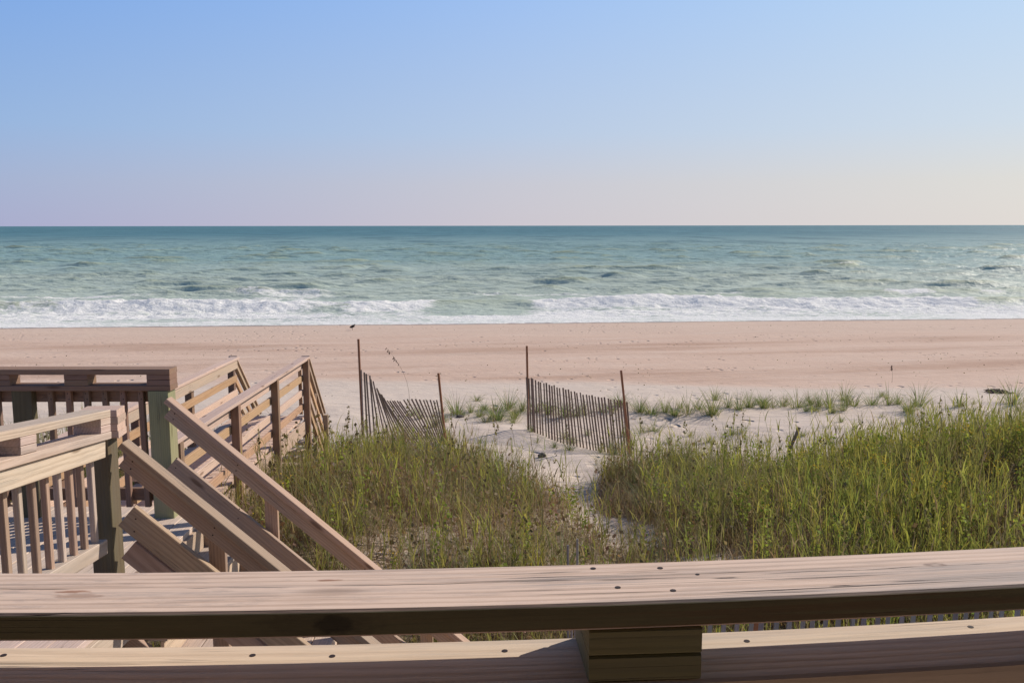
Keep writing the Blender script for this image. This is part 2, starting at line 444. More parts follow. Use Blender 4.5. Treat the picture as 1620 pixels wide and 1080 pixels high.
# broad tan bands left by tide and tyres, lying slightly aslant
rot = g.n('ShaderNodeVectorRotate'); rot.inputs['Angle'].default_value = R(-13); g.set(rot.inputs['Vector'], pos)
bd_ = g.noise(g.vmul(rot.outputs[0], (.05, .26, 0), (6, 2, 0)), 1.0, 5, .65)
bm_ = g.math('MULTIPLY', g.mapr(bd_, .44, .70), g.math('MULTIPLY', g.mapr(yy, 28, 31), g.mapr(yy, 50, 44, 0, 1)))
col = g.mix(g.math('MULTIPLY', bm_, .9), col, (.45, .30, .22, 1))
bm2 = g.math('MULTIPLY', g.mapr(g.noise(g.vmul(rot.outputs[0], (.10, .55, 0), (1, 7, 0)), 1.0, 6, .72), .50, .70), g.mapr(yy, 27, 31))
col = g.mix(g.math('MULTIPLY', bm2, .35), col, (.66, .55, .46, 1))
# wet sand
ysh = g.math('SUBTRACT', sep.outputs[1], g.math('MULTIPLY', sep.outputs[0], .075))
wet = g.mapr(g.math('ADD', ysh, g.math('MULTIPLY', g.noise(g.vmul(pos, (.12, .12, 0)), 1.0, 2), 1.2)), 58.6, 59.7)
col = g.mix(wet, col, (.27, .215, .18, 1))
# debris specks
vo = g.n('ShaderNodeTexVoronoi'); g.set(vo.inputs['Vector'], g.vmul(pos, (1.1, 1.1, 0))); vo.inputs['Scale'].default_value = 1
sp = g.math('MULTIPLY', g.mapr(vo.outputs['Distance'], .04, .10, 1, 0), g.mapr(g.noise(g.vmul(pos, (.15, .3, 0), (5, 1, 0)), 1.0, 2), .50, .56))
fine = g.noise(pos, 45, 3, .7)
fpn = g.n('ShaderNodeTexVoronoi'); g.set(fpn.inputs['Vector'], g.vmul(pos, (1.9, 1.5, 0))); fpn.inputs['Scale'].default_value = 1
fp = g.mapr(fpn.outputs['Distance'], .04, g.math('MULTIPLY_ADD', g.noise(g.vmul(pos, (.7, .9, 0)), 1.0, 2), .4, .02), -1, 0)
fpm = g.mapr(g.noise(g.vmul(pos, (.10, .25, 0), (2, 1, 0)), 1.0, 4), .50, .62)
rip = g.noise(g.vmul(pos, (1.6, 4.0, 0)), 1.0, 4, .6)
hgt = g.math('ADD', g.math('MULTIPLY', fp, g.math('MULTIPLY', fpm, .17)), g.math('ADD', g.math('MULTIPLY', rip, .07), g.math('MULTIPLY', fine, .006)))
col = g.mix(g.math('MULTIPLY', sp, .7), col, (.13, .09, .07, 1))
lit = g.attr('litter', 'Fac')
lc = g.mix(g.noise(pos, 22, 4, .7), (.17, .115, .08, 1), (.34, .26, .19, 1))
col = g.mix(g.math('MULTIPLY', g.mapr(g.math('ADD', lit, g.math('MULTIPLY', g.math('SUBTRACT', g.noise(pos, 6, 5, .7), .5), .9)), .25, .6), .9), col, lc)
b = g.bsdf(out, col, .95, .12, g.bump(hgt, 1.0, 1.0))
g.set(b.inputs['Roughness'], g.mapr(wet, 0, 1, .95, .35, 'LINEAR'))
M['sand'] = m
sandm = grid_mesh('sand_ground', GX, GY, GZ)
vattr(sandm, 'litter', cover(GX, GY))
sand = link('sand_ground', sandm, M['sand'], smooth=True)
tag(sand, kind='structure')

# ------------------------------------------------------------------ sea
r1 = np.arange(54, 130, .16); r2 = [130.0]
while r2[-1] < 420: r2.append(r2[-1] * 1.0032)
r3 = [r2[-1]]
while r3[-1] < 45000: r3.append(r3[-1] * 1.07)
rows = np.concatenate([r1, r2, r3[1:]])
cs = np.linspace(-1, 1, 560)
SX = cs[None, :] * (rows * .72 + 18)[:, None]
SY = np.repeat(rows[:, None], len(cs), 1)
shore = 59.9 + .075 * SX + (fbm(SX * .07, SX * 0, 71, 3) - .5) * 2.6
D = SY - shore
fade = 1 - sstep(230, 400, SY)
# long swells, broken into short olive humps
def lumps(sx, sy, seed, lo, hi):
    return sstep(lo, hi, fbm(SX * sx + fbm(SX * .02, SY * .05, seed + 3, 2) * 2, SY * sy, seed, 3))
Z = (fbm(SX * .5, SY * .9, 61, 4) - .5) * .20
hum = lumps(.07, .30, 81, .60, .86) * .55 + lumps(.12, .45, 95, .56, .84) * .34 + lumps(.22, .8, 103, .50, .82) * .24
Z = Z + hum * sstep(14, 26, D) * fade
Z = Z + (fbm(SX * .22, SY * .55, 111, 4) - .5) * .34 * fade
# surf: two rolling ridges parallel to the shore
wob = (fbm(SX * .05, SX * 0 + 7, 120, 3) - .5) * 5
brk = sstep(.35, .55, fbm(SX * .045, SX * 0 + 2, 133, 2))
d1 = D - (9.5 + wob)
def ridge(d, back, front): return np.where(d > 0, np.exp(-(d / back) ** 2), np.exp(-(d / front) ** 2))
rg1 = ridge(d1, 3.4, 1.7)
amp1 = .30 + .75 * fbm(SX * .08, SX * 0 + 5, 140, 2)
wob2 = (fbm(SX * .04, SX * 0 + 9, 150, 3) - .5) * 6
d2 = D - (3.6 + wob2 * .4)
rg2 = ridge(d2, 2.0, 1.2)
amp2 = .28 * fbm(SX * .07, SX * 0 + 1, 160, 2)
d3 = D - (17 + wob2)
rg3 = ridge(d3, 3.5, 1.6) * sstep(.48, .62, fbm(SX * .06, SX * 0 + 3, 170, 2))
Z = Z * sstep(-1, 6, D) + rg1 * amp1 + rg2 * amp2 + rg3 * .45
# foam cover
fn = fbm(SX * .35, SY * .7, 180, 4)
foam = np.zeros_like(SX)
broken = sstep(.36, .48, fbm(SX * .07, SX * 0 + 2, 133, 3) + .04) * (1 - .97 * np.exp(-((SX + 2.2) / 3.6) ** 4))
lf = np.exp(-(((SX + 31) / 13) ** 4)) * sstep(3, 6, D)
foam = np.maximum(foam, broken * (rg1 ** .7) * (d1 < 1.2) * 1.15)
foam = np.maximum(foam, lf * (1 - sstep(14, 19, D + 5 * (fbm(SX * .15, SY * .2, 260, 3) - .5))) * .72)
foam = np.maximum(foam, np.exp(-((D - 24 - wob) / 2.0) ** 2) * np.exp(-(((SX + 42) / 10) ** 2)) * .95)
foam = np.maximum(foam, np.exp(-((D - 19 - wob) / 1.2) ** 2) * np.exp(-(((SX - 18) / 6) ** 2)) * .85)
foam = np.maximum(foam, broken * sstep(-6.5, -1, d1) * (1 - sstep(-.5, 1.0, d1)) * .95)
foam = np.maximum(foam, sstep(.2, .7, rg2) * (.50 + .5 * sstep(.4, .6, fbm(SX * .1, SX * 0 + 6, 165, 3))))
foam = np.maximum(foam, (1 - sstep(.8, 4.0, D)) * .72)
foam = np.maximum(foam, (1 - sstep(6, 11, D)) * (.46 + .5 * (fbm(SX * .09, SY * .3, 270, 3))))
patch = sstep(.55, .72, fbm(SX * .05 + 3, SY * .12, 190, 3)) * (1 - sstep(24, 34, D)) * sstep(6, 10, D)
foam = np.maximum(foam, patch * .66)
foam = np.maximum(foam, rg3 * sstep(.6, .8, fbm(SX * .12, SY * .1, 200, 2)) * .9)
gap = np.exp(-((SX + 2.4) / 3.8) ** 4) * sstep(2.2, 4, D) * (1 - sstep(14, 16, D))
foam = foam * (1 - .72 * gap)
foam = foam * (.80 + .35 * fbm(SX * .2, SY * .45, 280, 3))
crest = sstep(.62, .95, hum * sstep(.50, .66, fbm(SX * .12 + 9, SY * .3, 210, 3)) ) * (D > 18)
foam = np.maximum(foam, crest * .7 * fade)
rough = (fbm(SX * 1.6, SY * 2.2, 220, 4) - .5)
Z = Z + rough * .34 * foam * sstep(1, 5, D) + rough * .04
Z = Z + (-.0) 
ZS = Z * np.where(SY > 400, 0, 1)
sm = grid_mesh('sea', SX, SY, ZS)
vattr(sm, 'foam', foam); vattr(sm, 'hump', np.clip(ZS, -1, 2)); vattr(sm, 'off', D)

m, nt, out = new_mat('sea water'); g = NT(nt)
geo = g.n('ShaderNodeNewGeometry'); pos = geo.outputs['Position']
sep = g.n('ShaderNodeSeparateXYZ'); g.set(sep.inputs[0], pos)
off = g.attr('off', 'Fac'); fo = g.attr('foam', 'Fac'); hp = g.attr('hump', 'Fac')
offn = g.math('ADD', off, g.math('MULTIPLY', g.math('SUBTRACT', g.noise(g.vmul(pos, (.012, .04, 0)), 1.0, 3), .5), 90))
c = g.mix(g.mapr(offn, 20, 130), (.47, .54, .45, 1), (.26, .39, .37, 1))
c = g.mix(g.mapr(offn, 110, 700), c, (.095, .22, .25, 1))
c = g.mix(g.mapr(hp, .22, .75, 0, .65), c, (.36, .40, .24, 1))
n4 = g.noise(g.vmul(pos, (.035, .010, 0), (2, 2, 0)), 1.0, 6, .7)
n5 = g.noise(g.vmul(pos, (.008, .0022, 0), (4, 4, 0)), 1.0, 5, .7)
c = g.mix(g.math('MULTIPLY', g.mapr(n4, .48, .62), g.mapr(off, 60, 300, 0, .5)), c, (.03, .10, .12, 1))
c = g.mix(g.math('MULTIPLY', g.mapr(n5, .50, .62), g.mapr(off, 300, 900, 0, .5)), c, (.14, .28, .30, 1))
n1 = g.noise(g.vmul(pos, (.9, 2.0, 0)), 1.0, 5, .62)
n2 = g.noise(g.vmul(pos, (.10, .30, 0)), 1.0, 5, .6)
n3 = g.noise(g.vmul(pos, (.012, .05, 0)), 1.0, 6, .65)
n0 = g.noise(g.vmul(pos, (2.6, 6.0, 0)), 1.0, 4, .6)
h = g.math('ADD', g.math('MULTIPLY', n1, .24), g.math('MULTIPLY', n0, .03))
h = g.math('ADD', h, g.math('MULTIPLY', n2, g.mapr(off, 60, 300, .6, 2.0)))
h = g.math('ADD', h, g.math('MULTIPLY', n3, g.mapr(off, 250, 1500, 0, 9)))
nb = g.bump(h, 1.0, 1.0)
# foam pattern: lacy near its edges, solid where thick
lace = g.noise(g.vmul(pos, (1.1, 2.4, 0)), 1.0, 6, .72, 1.2)
fm = g.mapr(g.math('ADD', fo, g.math('MULTIPLY', g.math('SUBTRACT', lace, .5), 1.5)), .42, .78)
fm = g.math('MULTIPLY', fm, g.mapr(fo, .03, .2))
# scattered far whitecaps
wc_ = g.noise(g.vmul(pos, (.05, .28, 0), (3, 3, 0)), 1.0, 4, .6)
wc2 = g.noise(g.vmul(pos, (.012, .02, 0), (1, 8, 0)), 1.0, 2, .5)
cap = g.math('MULTIPLY', g.math('MULTIPLY', g.mapr(wc_, .70, .76), g.mapr(wc2, .45, .6)), g.mapr(off, 40, 90))
fm = g.math('MAXIMUM', fm, g.math('MULTIPLY', cap, .55))
water = g.n('ShaderNodeBsdfPrincipled')
g.set(water.inputs['Base Color'], c); g.set(water.inputs['Roughness'], g.mapr(off, 0, 500, .5, .55, 'LINEAR'))
water.inputs['IOR'].default_value = 1.33
water.inputs['Specular IOR Level'].default_value = .32
g.set(water.inputs['Normal'], nb)
foamb = g.n('ShaderNodeBsdfPrincipled')
fcol = g.mix(g.noise(g.vmul(pos, (1.5, 2.5, 1.5)), 1.0, 5, .7), (.95, .94, .90, 1), (.78, .78, .73, 1))
g.set(foamb.inputs['Base Color'], fcol); foamb.inputs['Roughness'].default_value = .9; foamb.inputs['Specular IOR Level'].default_value = .1
g.set(foamb.inputs['Normal'], g.bump(g.noise(g.vmul(pos, (2.5, 3.5, 2)), 1.0, 5, .7), 1.0, .16))
ft = g.n('ShaderNodeBsdfTranslucent'); g.set(ft.inputs[0], fcol)
fmx = g.n('ShaderNodeMixShader'); fmx.inputs[0].default_value = .0
nt.links.new(foamb.outputs[0], fmx.inputs[1]); nt.links.new(ft.outputs[0], fmx.inputs[2])
mx = g.n('ShaderNodeMixShader'); g.set(mx.inputs[0], fm)
nt.links.new(water.outputs[0], mx.inputs[1]); nt.links.new(fmx.outputs[0], mx.inputs[2])
nt.links.new(mx.outputs[0], out.inputs[0])
M['sea'] = m
sea = link('sea', sm, m, smooth=True)
tag(sea, kind='structure')

# ------------------------------------------------------------------ near deck and its railing
def curve_y(x):            # far edge of the bowed cap board
    xe = max(-1.0, min(1.1, x))
    y = 1.252 + .0633 * xe + .0434 * xe * xe
    return y + (x - xe) * (.0633 + .0868 * xe)
def railpath(x0, x1, h, dy=-.07, n=36):
    return [P(x0 + (x1 - x0) * i / n, curve_y(x0 + (x1 - x0) * i / n) + dy, h) for i in range(n + 1)]
nr = thing('deck_railing', 'close weathered pine railing with a pale flat cap board across the foreground', 'railing', P(0, 1.18, 1.57))
def fixed_board(mb, path, w, t, off):
    st = random.getstate(); mb.board(None, None, w, t, path=path, ch=.004)
    L = 0
    nsec = 8; k0 = len(mb.v) - nsec * len(path)
    # overwrite grain origin so knots fall where they belong
    base = mb.w[k0] - Vector((0, mb.w[k0].y, mb.w[k0].z))
    for i in range(k0, len(mb.w)):
        mb.w[i] = mb.w[i] - shift[0] if False else mb.w[i]
    return mb
def bowed(path, w, t, woff, ch=.004):
    mb = MB(); mb.board(None, None, w, t, path=path, ch=ch)
    a, b = w / 2, t / 2
    sec = [(-a + ch, -b), (a - ch, -b), (a, -b + ch), (a, b - ch), (a - ch, b), (-a + ch, b), (-a, b - ch), (-a, -b + ch)]
    L = 0; mb.w = []
    for i, p in enumerate(path):
        if i: L += (path[i] - path[i - 1]).length
        for (x, y) in sec: mb.w.append(Vector(woff) + Vector((L, x, y)))
    return mb
# the cap starts at X=-1.62: grain x = X + 1.62 (knots in the material use that)
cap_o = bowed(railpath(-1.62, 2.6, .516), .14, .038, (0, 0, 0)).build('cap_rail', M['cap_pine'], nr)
low_o = bowed(railpath(-1.62, 2.6, .630), .14, .038, (11.3, .12, .1)).build('lower_rail', M['lower_pine'], nr)
for xc in (-1.50, -.80 - .32, .175, .175 + .98, .175 + 1.96):
    for k in range(2):
        hh = .535 + .019 + .038 * k
        yc = curve_y(xc) - .07
        mb = MB(); mb.board((xc - .0765, yc - .0048, EYE - hh), (xc + .0765, yc + .0048, EYE - hh), .137 - .002 * k, .0365)
        mb.build('spacer_block', M['dark_pine'], nr)
mb = MB(); mb.board(None, None, .089, .038, up=(0, 1, 0), path=railpath(-1.62, 2.6, .697, -.05)); mb.build('side_rail', M['rail_pine'], nr)
mb = MB(); mb.board(None, None, .089, .038, up=(0, 1, 0), path=railpath(-1.62, 2.6, 1.43, -.05)); mb.build('bottom_rail', M['rail_pine'], nr)
for i in range(31):
    x = -1.56 + i * .133
    if abs(x - .28) < .05 or abs(x - 2.3) < .05: continue
    y = curve_y(x) - .092
    MB().board((x, y, EYE - .655), (x, y, EYE - 1.50), .038, .038, up=(0, 1, 0)).build('baluster', M['rail_pine'], nr)
for x in (-1.62, .30, 2.3):
    y = curve_y(x) - .055
    MB().board((x, y + .08, EYE - .652), (x, y + .08, EYE - 1.9), .089, .089, up=(0, 1, 0)).build('post', M['post_green'], nr)
# countersunk nails
def nail(x, y, z, parent, r=.004):
    mb = MB(); mb.tube([(x, y, z - .004), (x, y, z + .0006)], [r, r], 10); mb.build('nail', M['nail'], parent)
for px, py in ((938, 899), (1044, 898.5), (977, 929), (1064.5, 934), (1103, 908.5)):
    vx = (px - 810) / 1400; vy = (py - 540) / 1400; p = R(7.45)
    dy = math.cos(p) - vy * math.sin(p); dz = -math.sin(p) - vy * math.cos(p)
    t = .497 / -dz
    nail(vx * t, dy * t, EYE - .497, cap_o, .0042 if py != 908.5 else .003)
for px, py in ((5, 1035), (399, 1035.5), (525, 1037), (798, 1029), (1181, 1014), (1535, 992)):
    vx = (px - 810) / 1400; vy = (py - 540) / 1400; p = R(7.45)
    dy = math.cos(p) - vy * math.sin(p); dz = -math.sin(p) - vy * math.cos(p)
    t = .611 / -dz
    nail(vx * t, dy * t, EYE - .611, low_o, .0045)
dk = thing('house_deck', 'pine plank floor of the deck behind the close railing', 'deck', P(0, 0, 1.6))
mb = MB()
for i in range(19):
    yb = 1.15 - i * .145
    mb.board((-3.35, yb, EYE - 1.59), (3.2, yb, EYE - 1.59), .139, .036)
mb.build('plank_floor', M['deck_pine'], dk)
MB().board((-3.35, 1.26, EYE - 1.72), (3.2, 1.26, EYE - 1.72), .038, .235).build('rim_joist', M['rail_pine'], dk)
for x in (-1.55, .35, 2.6):
    MB().board((x, 1.1, EYE - 1.62), (x, 1.1, gz(x, 1.1) - .3), .14, .14, up=(0, 1, 0)).build('support_post', M['post_green'], dk)

hs = thing('shade_house', 'unseen dark house wall and porch roof behind the foreground deck, added to shade its railing', 'house', P(0, -2.4, 1.6))  # unseen shell added to darken the cap board's front face
M['siding'] = wood('dark shade siding', (.07, .06, .045), (.05, .04, .03), (.06, .06, .05), .3)
mb = MB()
for i in range(22): mb.board((-4.2, -2.2, EYE - 1.55 + i * .15), (4.2, -2.2, EYE - 1.55 + i * .15), .15, .022, up=(0, 1, .06))
mb.build('wall', M['siding'], hs)
for sx in (-4.15, 4.15):  # unseen side walls, added to block more sky light
    mb = MB()
    for i in range(22): mb.board((sx, -2.15, EYE - 1.55 + i * .15), (sx, .35, EYE - 1.55 + i * .15), .15, .022, up=(1, 0, .06))
    mb.build('shade_side_wall', M['siding'], hs)
mb = MB()
for i in range(24): mb.board((-4.4, .55 - i * .14, EYE + 1.0 + i * .012), (4.4, .55 - i * .14, EYE + 1.0 + i * .012), .139, .03)
mb.build('shade_roof', M['siding'], hs)
for x in (-4.1, 4.1): MB().board((x, .45, EYE - 1.57), (x, .45, EYE + .98), .14, .14, up=(0, 1, 0)).build('shade_roof_post', M['siding'], hs)

# ------------------------------------------------------------------ ramp with its railing
def RP(t, h, dx=0.0):       # t metres back from the far end of the ramp rail towards the house; rises .13 per metre
    return P(-2.145 + .078 * t + dx, 4.48 - .997 * t, h - .045 - .13 * t)
rr = thing('ramp_railing', 'pale sunlit railing with stacked blocks sloping down to the landing at left', 'railing', P(-2.1, 4.4, 2.05))
TL = 3.1
def rboard(name, mat, t0, t1, h, w, t, dx=0, up=(0, 0, 1)):
    return MB().board(RP(t0, h, dx), RP(t1, h, dx), w, t, up=up, segs=1).build(name, mat, rr)
rboard('cap_rail', M['deck_pine'], 0, TL, .984 + .019, .14, .038)
rboard('lower_rail', M['deck_pine'], 0.004, TL, 1.098 + .019, .14, .038)
for t0, t1 in ((.002, .13), (.83, .97), (1.65, 1.79), (2.45, 2.6)):
    for k in range(2):
        rboard('spacer_block', M['deck_pine'], t0, t1, 1.041 + .038 * k, .138 - .003 * k, .0365)
rboard('side_rail', M['deck_pine'], .05, TL, 1.137 + .047, .038, .089, .035)
rboard('bottom_rail', M['deck_pine'], .03, TL, 1.71, .089, .076, -.02)
for i in range(24):
    t = .10 + i * .128
    if t > TL: break
    a = RP(t, 1.145, -.01); b = RP(t, 1.70, -.01); b.x = a.x; b.y = a.y
    MB().board(a, b, .029, .031, up=(0, 1, 0)).build('baluster', M['rail_pine'] if i % 3 else M['deck_pine'], rr)

rd = thing('ramp_deck', 'sunlit pine plank ramp behind the sloping railing at far left', 'ramp', P(-2.7, 3, 2))
mb = MB()
for k in range(10):
    dx = -.02 - k * .143 + .1
    mb.board(RP(-.10, 2.068, dx - .06), RP(3.1, 2.068, dx - .06), .139, .036)
mb.build('plank_floor', M['deck_pine'], rd)
for dx in (.10, -1.4): MB().board(RP(-.1, 2.15, dx), RP(3.1, 2.15, dx), .038, .14).build('side_joist', M['deck_pine'], rd)

# ------------------------------------------------------------------ landing
lz = 2.05
ld = thing('landing_deck', 'raised pine landing between the ramp and the descending stairs', 'landing', P(-3.6, 5.3, 3))
mb = MB()
for i in range(28):
    x = -2.27 - .145 * i
    y0 = 4.52 + (.0 if i > 0 else 0.0)
    mb.board((x, 4.50, EYE - lz - .019), (x, 6.32, EYE - lz - .019), .139, .038)
mb.build('plank_floor', M['deck_pine'], ld)
MB().board((-2.19, 4.66, EYE - lz - .13), (-2.19, 6.0, EYE - lz - .13), .03, .19).build('rim_joist', M['pale_pine'], ld)
MB().board((-2.2, 6.36, EYE - lz - .135), (-6.3, 6.36, EYE - lz - .135), .038, .235).build('rim_joist', M['pale_pine'], ld)
MB().board((-2.2, 4.47, EYE - lz - .14), (-6.3, 4.47, EYE - lz - .14), .038, .2).build('rim_joist', M['rail_pine'], ld)
for x in (-4.4, -6.1):
    for y in (4.6, 6.2):
        MB().board((x, y, EYE - lz - .04), (x, y, gz(x, y) - .3), .14, .14, up=(0, 1, 0)).build('support_post', M['post_green'], ld)

lr = thing('landing_railing', 'shaded brown railing with stacked cap blocks and green corner post at far left', 'railing', P(-3.5, 6.1, lz))
XE = -2.375
def lboard(name, mat, x0, x1, h, w, t, y=6.125):
    return MB().board((x0, y, EYE - h), (x1, y, EYE - h), w, t).build(name, mat, lr)
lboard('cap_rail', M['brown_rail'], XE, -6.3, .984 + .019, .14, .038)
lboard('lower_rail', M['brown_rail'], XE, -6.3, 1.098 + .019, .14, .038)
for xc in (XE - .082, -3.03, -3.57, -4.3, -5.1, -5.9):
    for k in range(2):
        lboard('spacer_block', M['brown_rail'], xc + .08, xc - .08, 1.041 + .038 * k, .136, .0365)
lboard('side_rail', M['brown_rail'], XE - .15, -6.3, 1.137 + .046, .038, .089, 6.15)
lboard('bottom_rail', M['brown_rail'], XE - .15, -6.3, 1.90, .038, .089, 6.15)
x = -2.60
i = 0
while x > -6.2:
    if abs(x + 3.42) > .085:
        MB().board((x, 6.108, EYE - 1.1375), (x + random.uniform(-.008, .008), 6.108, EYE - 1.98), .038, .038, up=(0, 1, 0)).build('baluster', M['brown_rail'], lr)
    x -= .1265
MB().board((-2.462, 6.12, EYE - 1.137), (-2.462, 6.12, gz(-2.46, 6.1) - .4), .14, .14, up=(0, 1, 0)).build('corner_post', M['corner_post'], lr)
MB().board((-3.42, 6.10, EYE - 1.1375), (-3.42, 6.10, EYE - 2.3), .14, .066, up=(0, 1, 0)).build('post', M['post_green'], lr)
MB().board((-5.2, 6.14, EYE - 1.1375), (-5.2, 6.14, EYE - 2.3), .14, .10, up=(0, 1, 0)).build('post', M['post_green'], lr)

# ------------------------------------------------------------------ stairs down from the landing
ss = thing('stairs', 'pine stairs with plank treads going down to the right from the landing', 'stairs', P(-1, 5.4, 4))
SL = .87
run, rise = .225, .196
for i in range(1, 11):
    x0 = -2.19 + (i - 1) * run
    h = lz + i * rise
    mb = MB()
    mb.board((x0 + .065, 4.66, EYE - h - .019), (x0 + .065, 6.02, EYE - h - .019), .14, .038)
    mb.board((x0 + .208, 4.66, EYE - h - .019), (x0 + .208, 6.02, EYE - h - .019), .132, .038)
    mb.build('tread', M['deck_pine'], ss)
    MB().board((x0 + .275 - .03, 4.66, EYE - h - .115), (x0 + .245, 6.02, EYE - h - .115), .02, .15).build('riser', M['pale_pine'], ss)
for y, mt in ((4.63, 'rail_pine'), (6.045, 'rail_pine')):
    a = P(-2.25, y, lz + .22); b = P(.05, y, lz + .22 + 2.3 * SL)
    MB().board(a, b, .038, .28).build('stringer', M[mt], ss)

def stair_rail(name, label, y, ypost, x0, h0, x1, posts, newel, third, mid=.49):
    o = thing(name, label, 'stair railing', P(x0, y, lz))
    def line(x, dh): return P(x, y, h0 + (x - x0) * SL + dh)
    c = math.cos(math.atan(SL))
    nrm = 1 / c
    # cap board laid flat over a board on edge, then a second board below
    MB().board(line(x0, .019 * nrm), line(x1, .019 * nrm), .089, .038).build('cap_rail', M['rail_pine'], o)
    MB().board(line(x0 + .003, (.038 + .0445) * nrm), line(x1, (.038 + .0445) * nrm), .038, .089).build('top_board', M['rail_pine'], o)
    MB().board(line(x0, mid), line(x1, mid), .038, .14).build('middle_board', M['rail_pine'], o)
    if third: MB().board(line(x0, third), line(x1, third), .038, .12).build('lower_board', M['rail_pine'], o)
    for xp in posts:
        hp = h0 + (xp - x0) * SL
        MB().board((xp, ypost, EYE - hp - .075), (xp, ypost, EYE - hp - 1.3), .089, .04, up=(0, 1, 0)).build('post', M['rail_pine'], o)
    for (nx, ny, top, w) in newel:
        MB().board((nx, ny, EYE - top), (nx, ny, gz(nx, ny) - .4), w, w, up=(0, 1, 0)).build('newel_post', M['post_green'], o)
    return o
stair_rail('stair_railing', 'stair railing nearer the camera, starting at the dark post beside the sloping ramp railing', 4.60, 4.68, -2.07, 1.12, .12,
           (-1.62, -.75), ((-2.195, 4.62, 1.105, .118), (.16, 4.62, 3.0, .09)), .61, .42)
stair_rail('stair_railing', 'stair railing farther from the camera, starting at the tall green corner post', 6.02, 6.085, -2.385, 1.165, .40,
           (-1.71, -.62), ((.42, 6.10, 3.0, .075),), 0)
def nail_y(x, y, z, parent, r=.0045):
    MB().tube([(x, y + .003, z), (x, y - .0012, z)], [r, r], 8).build('nail', M['nail'], parent)
for o_, y_, h0_, x0_ in ((bpy.data.objects['stair_railing'], 4.60, 1.12, -2.07), (bpy.data.objects['stair_railing.001'], 6.02, 1.165, -2.385)):
    for xn in (.04, .46, 1.33):
        for dh in (.085, .125, .40, .47):
            nail_y(x0_ + xn + (.012 if dh in (.085, .40) else 0), y_ - .019, EYE - (h0_ + xn * SL + dh), o_)
for k in range(9):
    xb = -2.60 - .1265 * k
    for h_ in (1.16, 1.20): nail_y(xb + (.006 if h_ > 1.18 else -.004), 6.108 - .019, EYE - h_, lr, .004)
# stack of weathered blocks on top of the near newel
sb = thing('post_top_stack', 'grey weathered board ends stacked on the dark newel post beside the ramp railing', 'post cap', P(-2.15, 4.62, 1.137))
for k, hh in enumerate((1.003, 1.041, 1.079, 1.117)):
    MB().board((-2.29, 4.64, EYE - hh + .02), (-2.10 + .004 * (k % 2), 4.66, EYE - hh + .02), .13, .0375).build('block', M['pale_pine'], sb)

# ------------------------------------------------------------------ boardwalk to the beach
bw = thing('boardwalk', 'narrow pine boardwalk with board railings leading over the dune to the beach', 'boardwalk', P(-3.6, 10, 3))
by0, by1 = 7.1, 13.0
hd = 2.86
xr, xl = -3.07, -4.16
mb = MB(); y = by0
while y < by1 + .12:
    mb.board((xl - .03, y, EYE - hd), (xr - .07, y + random.uniform(-.004, .004), EYE - hd), .135, .036); y += .145
mb.build('plank_floor', M['pale_pine'], bw)
for x in (xl - .05, xr - .03):
    MB().board((x, by0 - .1, EYE - hd - .12), (x, by1 + .15, EYE - hd - .12), .038, .19).build('side_joist', M['pale_pine'], bw)
for sgn, xx, lab in ((1, xr, 'right'), (-1, xl, 'left')):
    o = thing('boardwalk_railing', 'boardwalk railing on the %s' % ('seaward right, its posts in grass' if sgn > 0 else 'left, behind the landing railing'), 'railing', P(xx, 10, hd))
    MB().board((xx - .02 * sgn, by0, EYE - 1.935), (xx - .02 * sgn, by1 + .08, EYE - 1.955), .135, .038).build('cap_rail', M['pale_pine'], o)
    ins = xx - .055 * sgn
    MB().board((ins, by0, EYE - 2.025), (ins, by1 + .02, EYE - 2.035), .034, .13).build('top_board', M['pale_pine'], o)
    for k, (h, mt) in enumerate(((2.235, 'warm_pine'), (2.45, 'pale_pine'), (2.665, 'warm_pine'))):
        MB().board((ins, by0 + .02 * k, EYE - h), (ins, by1 - .02, EYE - h - .01), .034, .095).build('rail_board', M[mt], o)
    for yp in (7.9, 9.62, 11.25, 12.98):
        MB().board((xx + .01 * sgn, yp, EYE - 1.957), (xx + .01 * sgn, yp, gz(xx, yp) - .4), .089, .089, up=(0, 1, 0)).build('post', M['brown_rail'], o)
    if sgn > 0:
        MB().board((ins - .04, by1 + .03, EYE - 1.98), (ins - .04, by1 + .03, EYE - 2.8), .05, .03, up=(0, 1, 0)).build('trim_board', M['warm_pine'], o)
    # handrail falling to the sand
    q = thing('beach_stair_railing', 'slanting handrail of the beach steps, at the end of the %s boardwalk railing' % ('right' if sgn > 0 else 'left'), 'stair railing', P(xx, 14, 4))
    x2 = xx - .14; slope = .72
    for k, (dh, mt, w) in enumerate(((0, 'rail_pine', .09), (.28, 'warm_pine', .085), (.50, 'pale_pine', .085), (.72, 'warm_pine', .085))):
        MB().board((xx, by1 + .1, EYE - 2.0 - dh), (x2, by1 + 1.75, EYE - 2.0 - dh - 1.65 * slope), .034, w).build('rail_board', M[mt], q)
    MB().board((xx - .02, by1 + .1, EYE - 1.94), (x2 - .02, by1 + 1.78, EYE - 1.94 - 1.68 * slope), .12, .034).build('cap_rail', M['pale_pine'], q)
    MB().board((x2 + .05 * sgn, by1 + 1.7, EYE - 3.17), (x2 + .05 * sgn, by1 + 1.7, gz(x2, by1 + 1.7) - .3), .089, .089, up=(0, 1, 0)).build('newel_post', M['rail_pine'], q)
    MB().board((x2 + .05 * sgn, by1 + .9, EYE - 2.65), (x2 + .05 * sgn, by1 + .9, gz(x2, by1 + .9) - .3), .06, .06, up=(0, 1, 0)).build('post', M['rail_pine'], q)
bs = thing('beach_steps', 'short plank steps from the boardwalk end down to the sand', 'steps', P(-3.7, 14, 4.4))
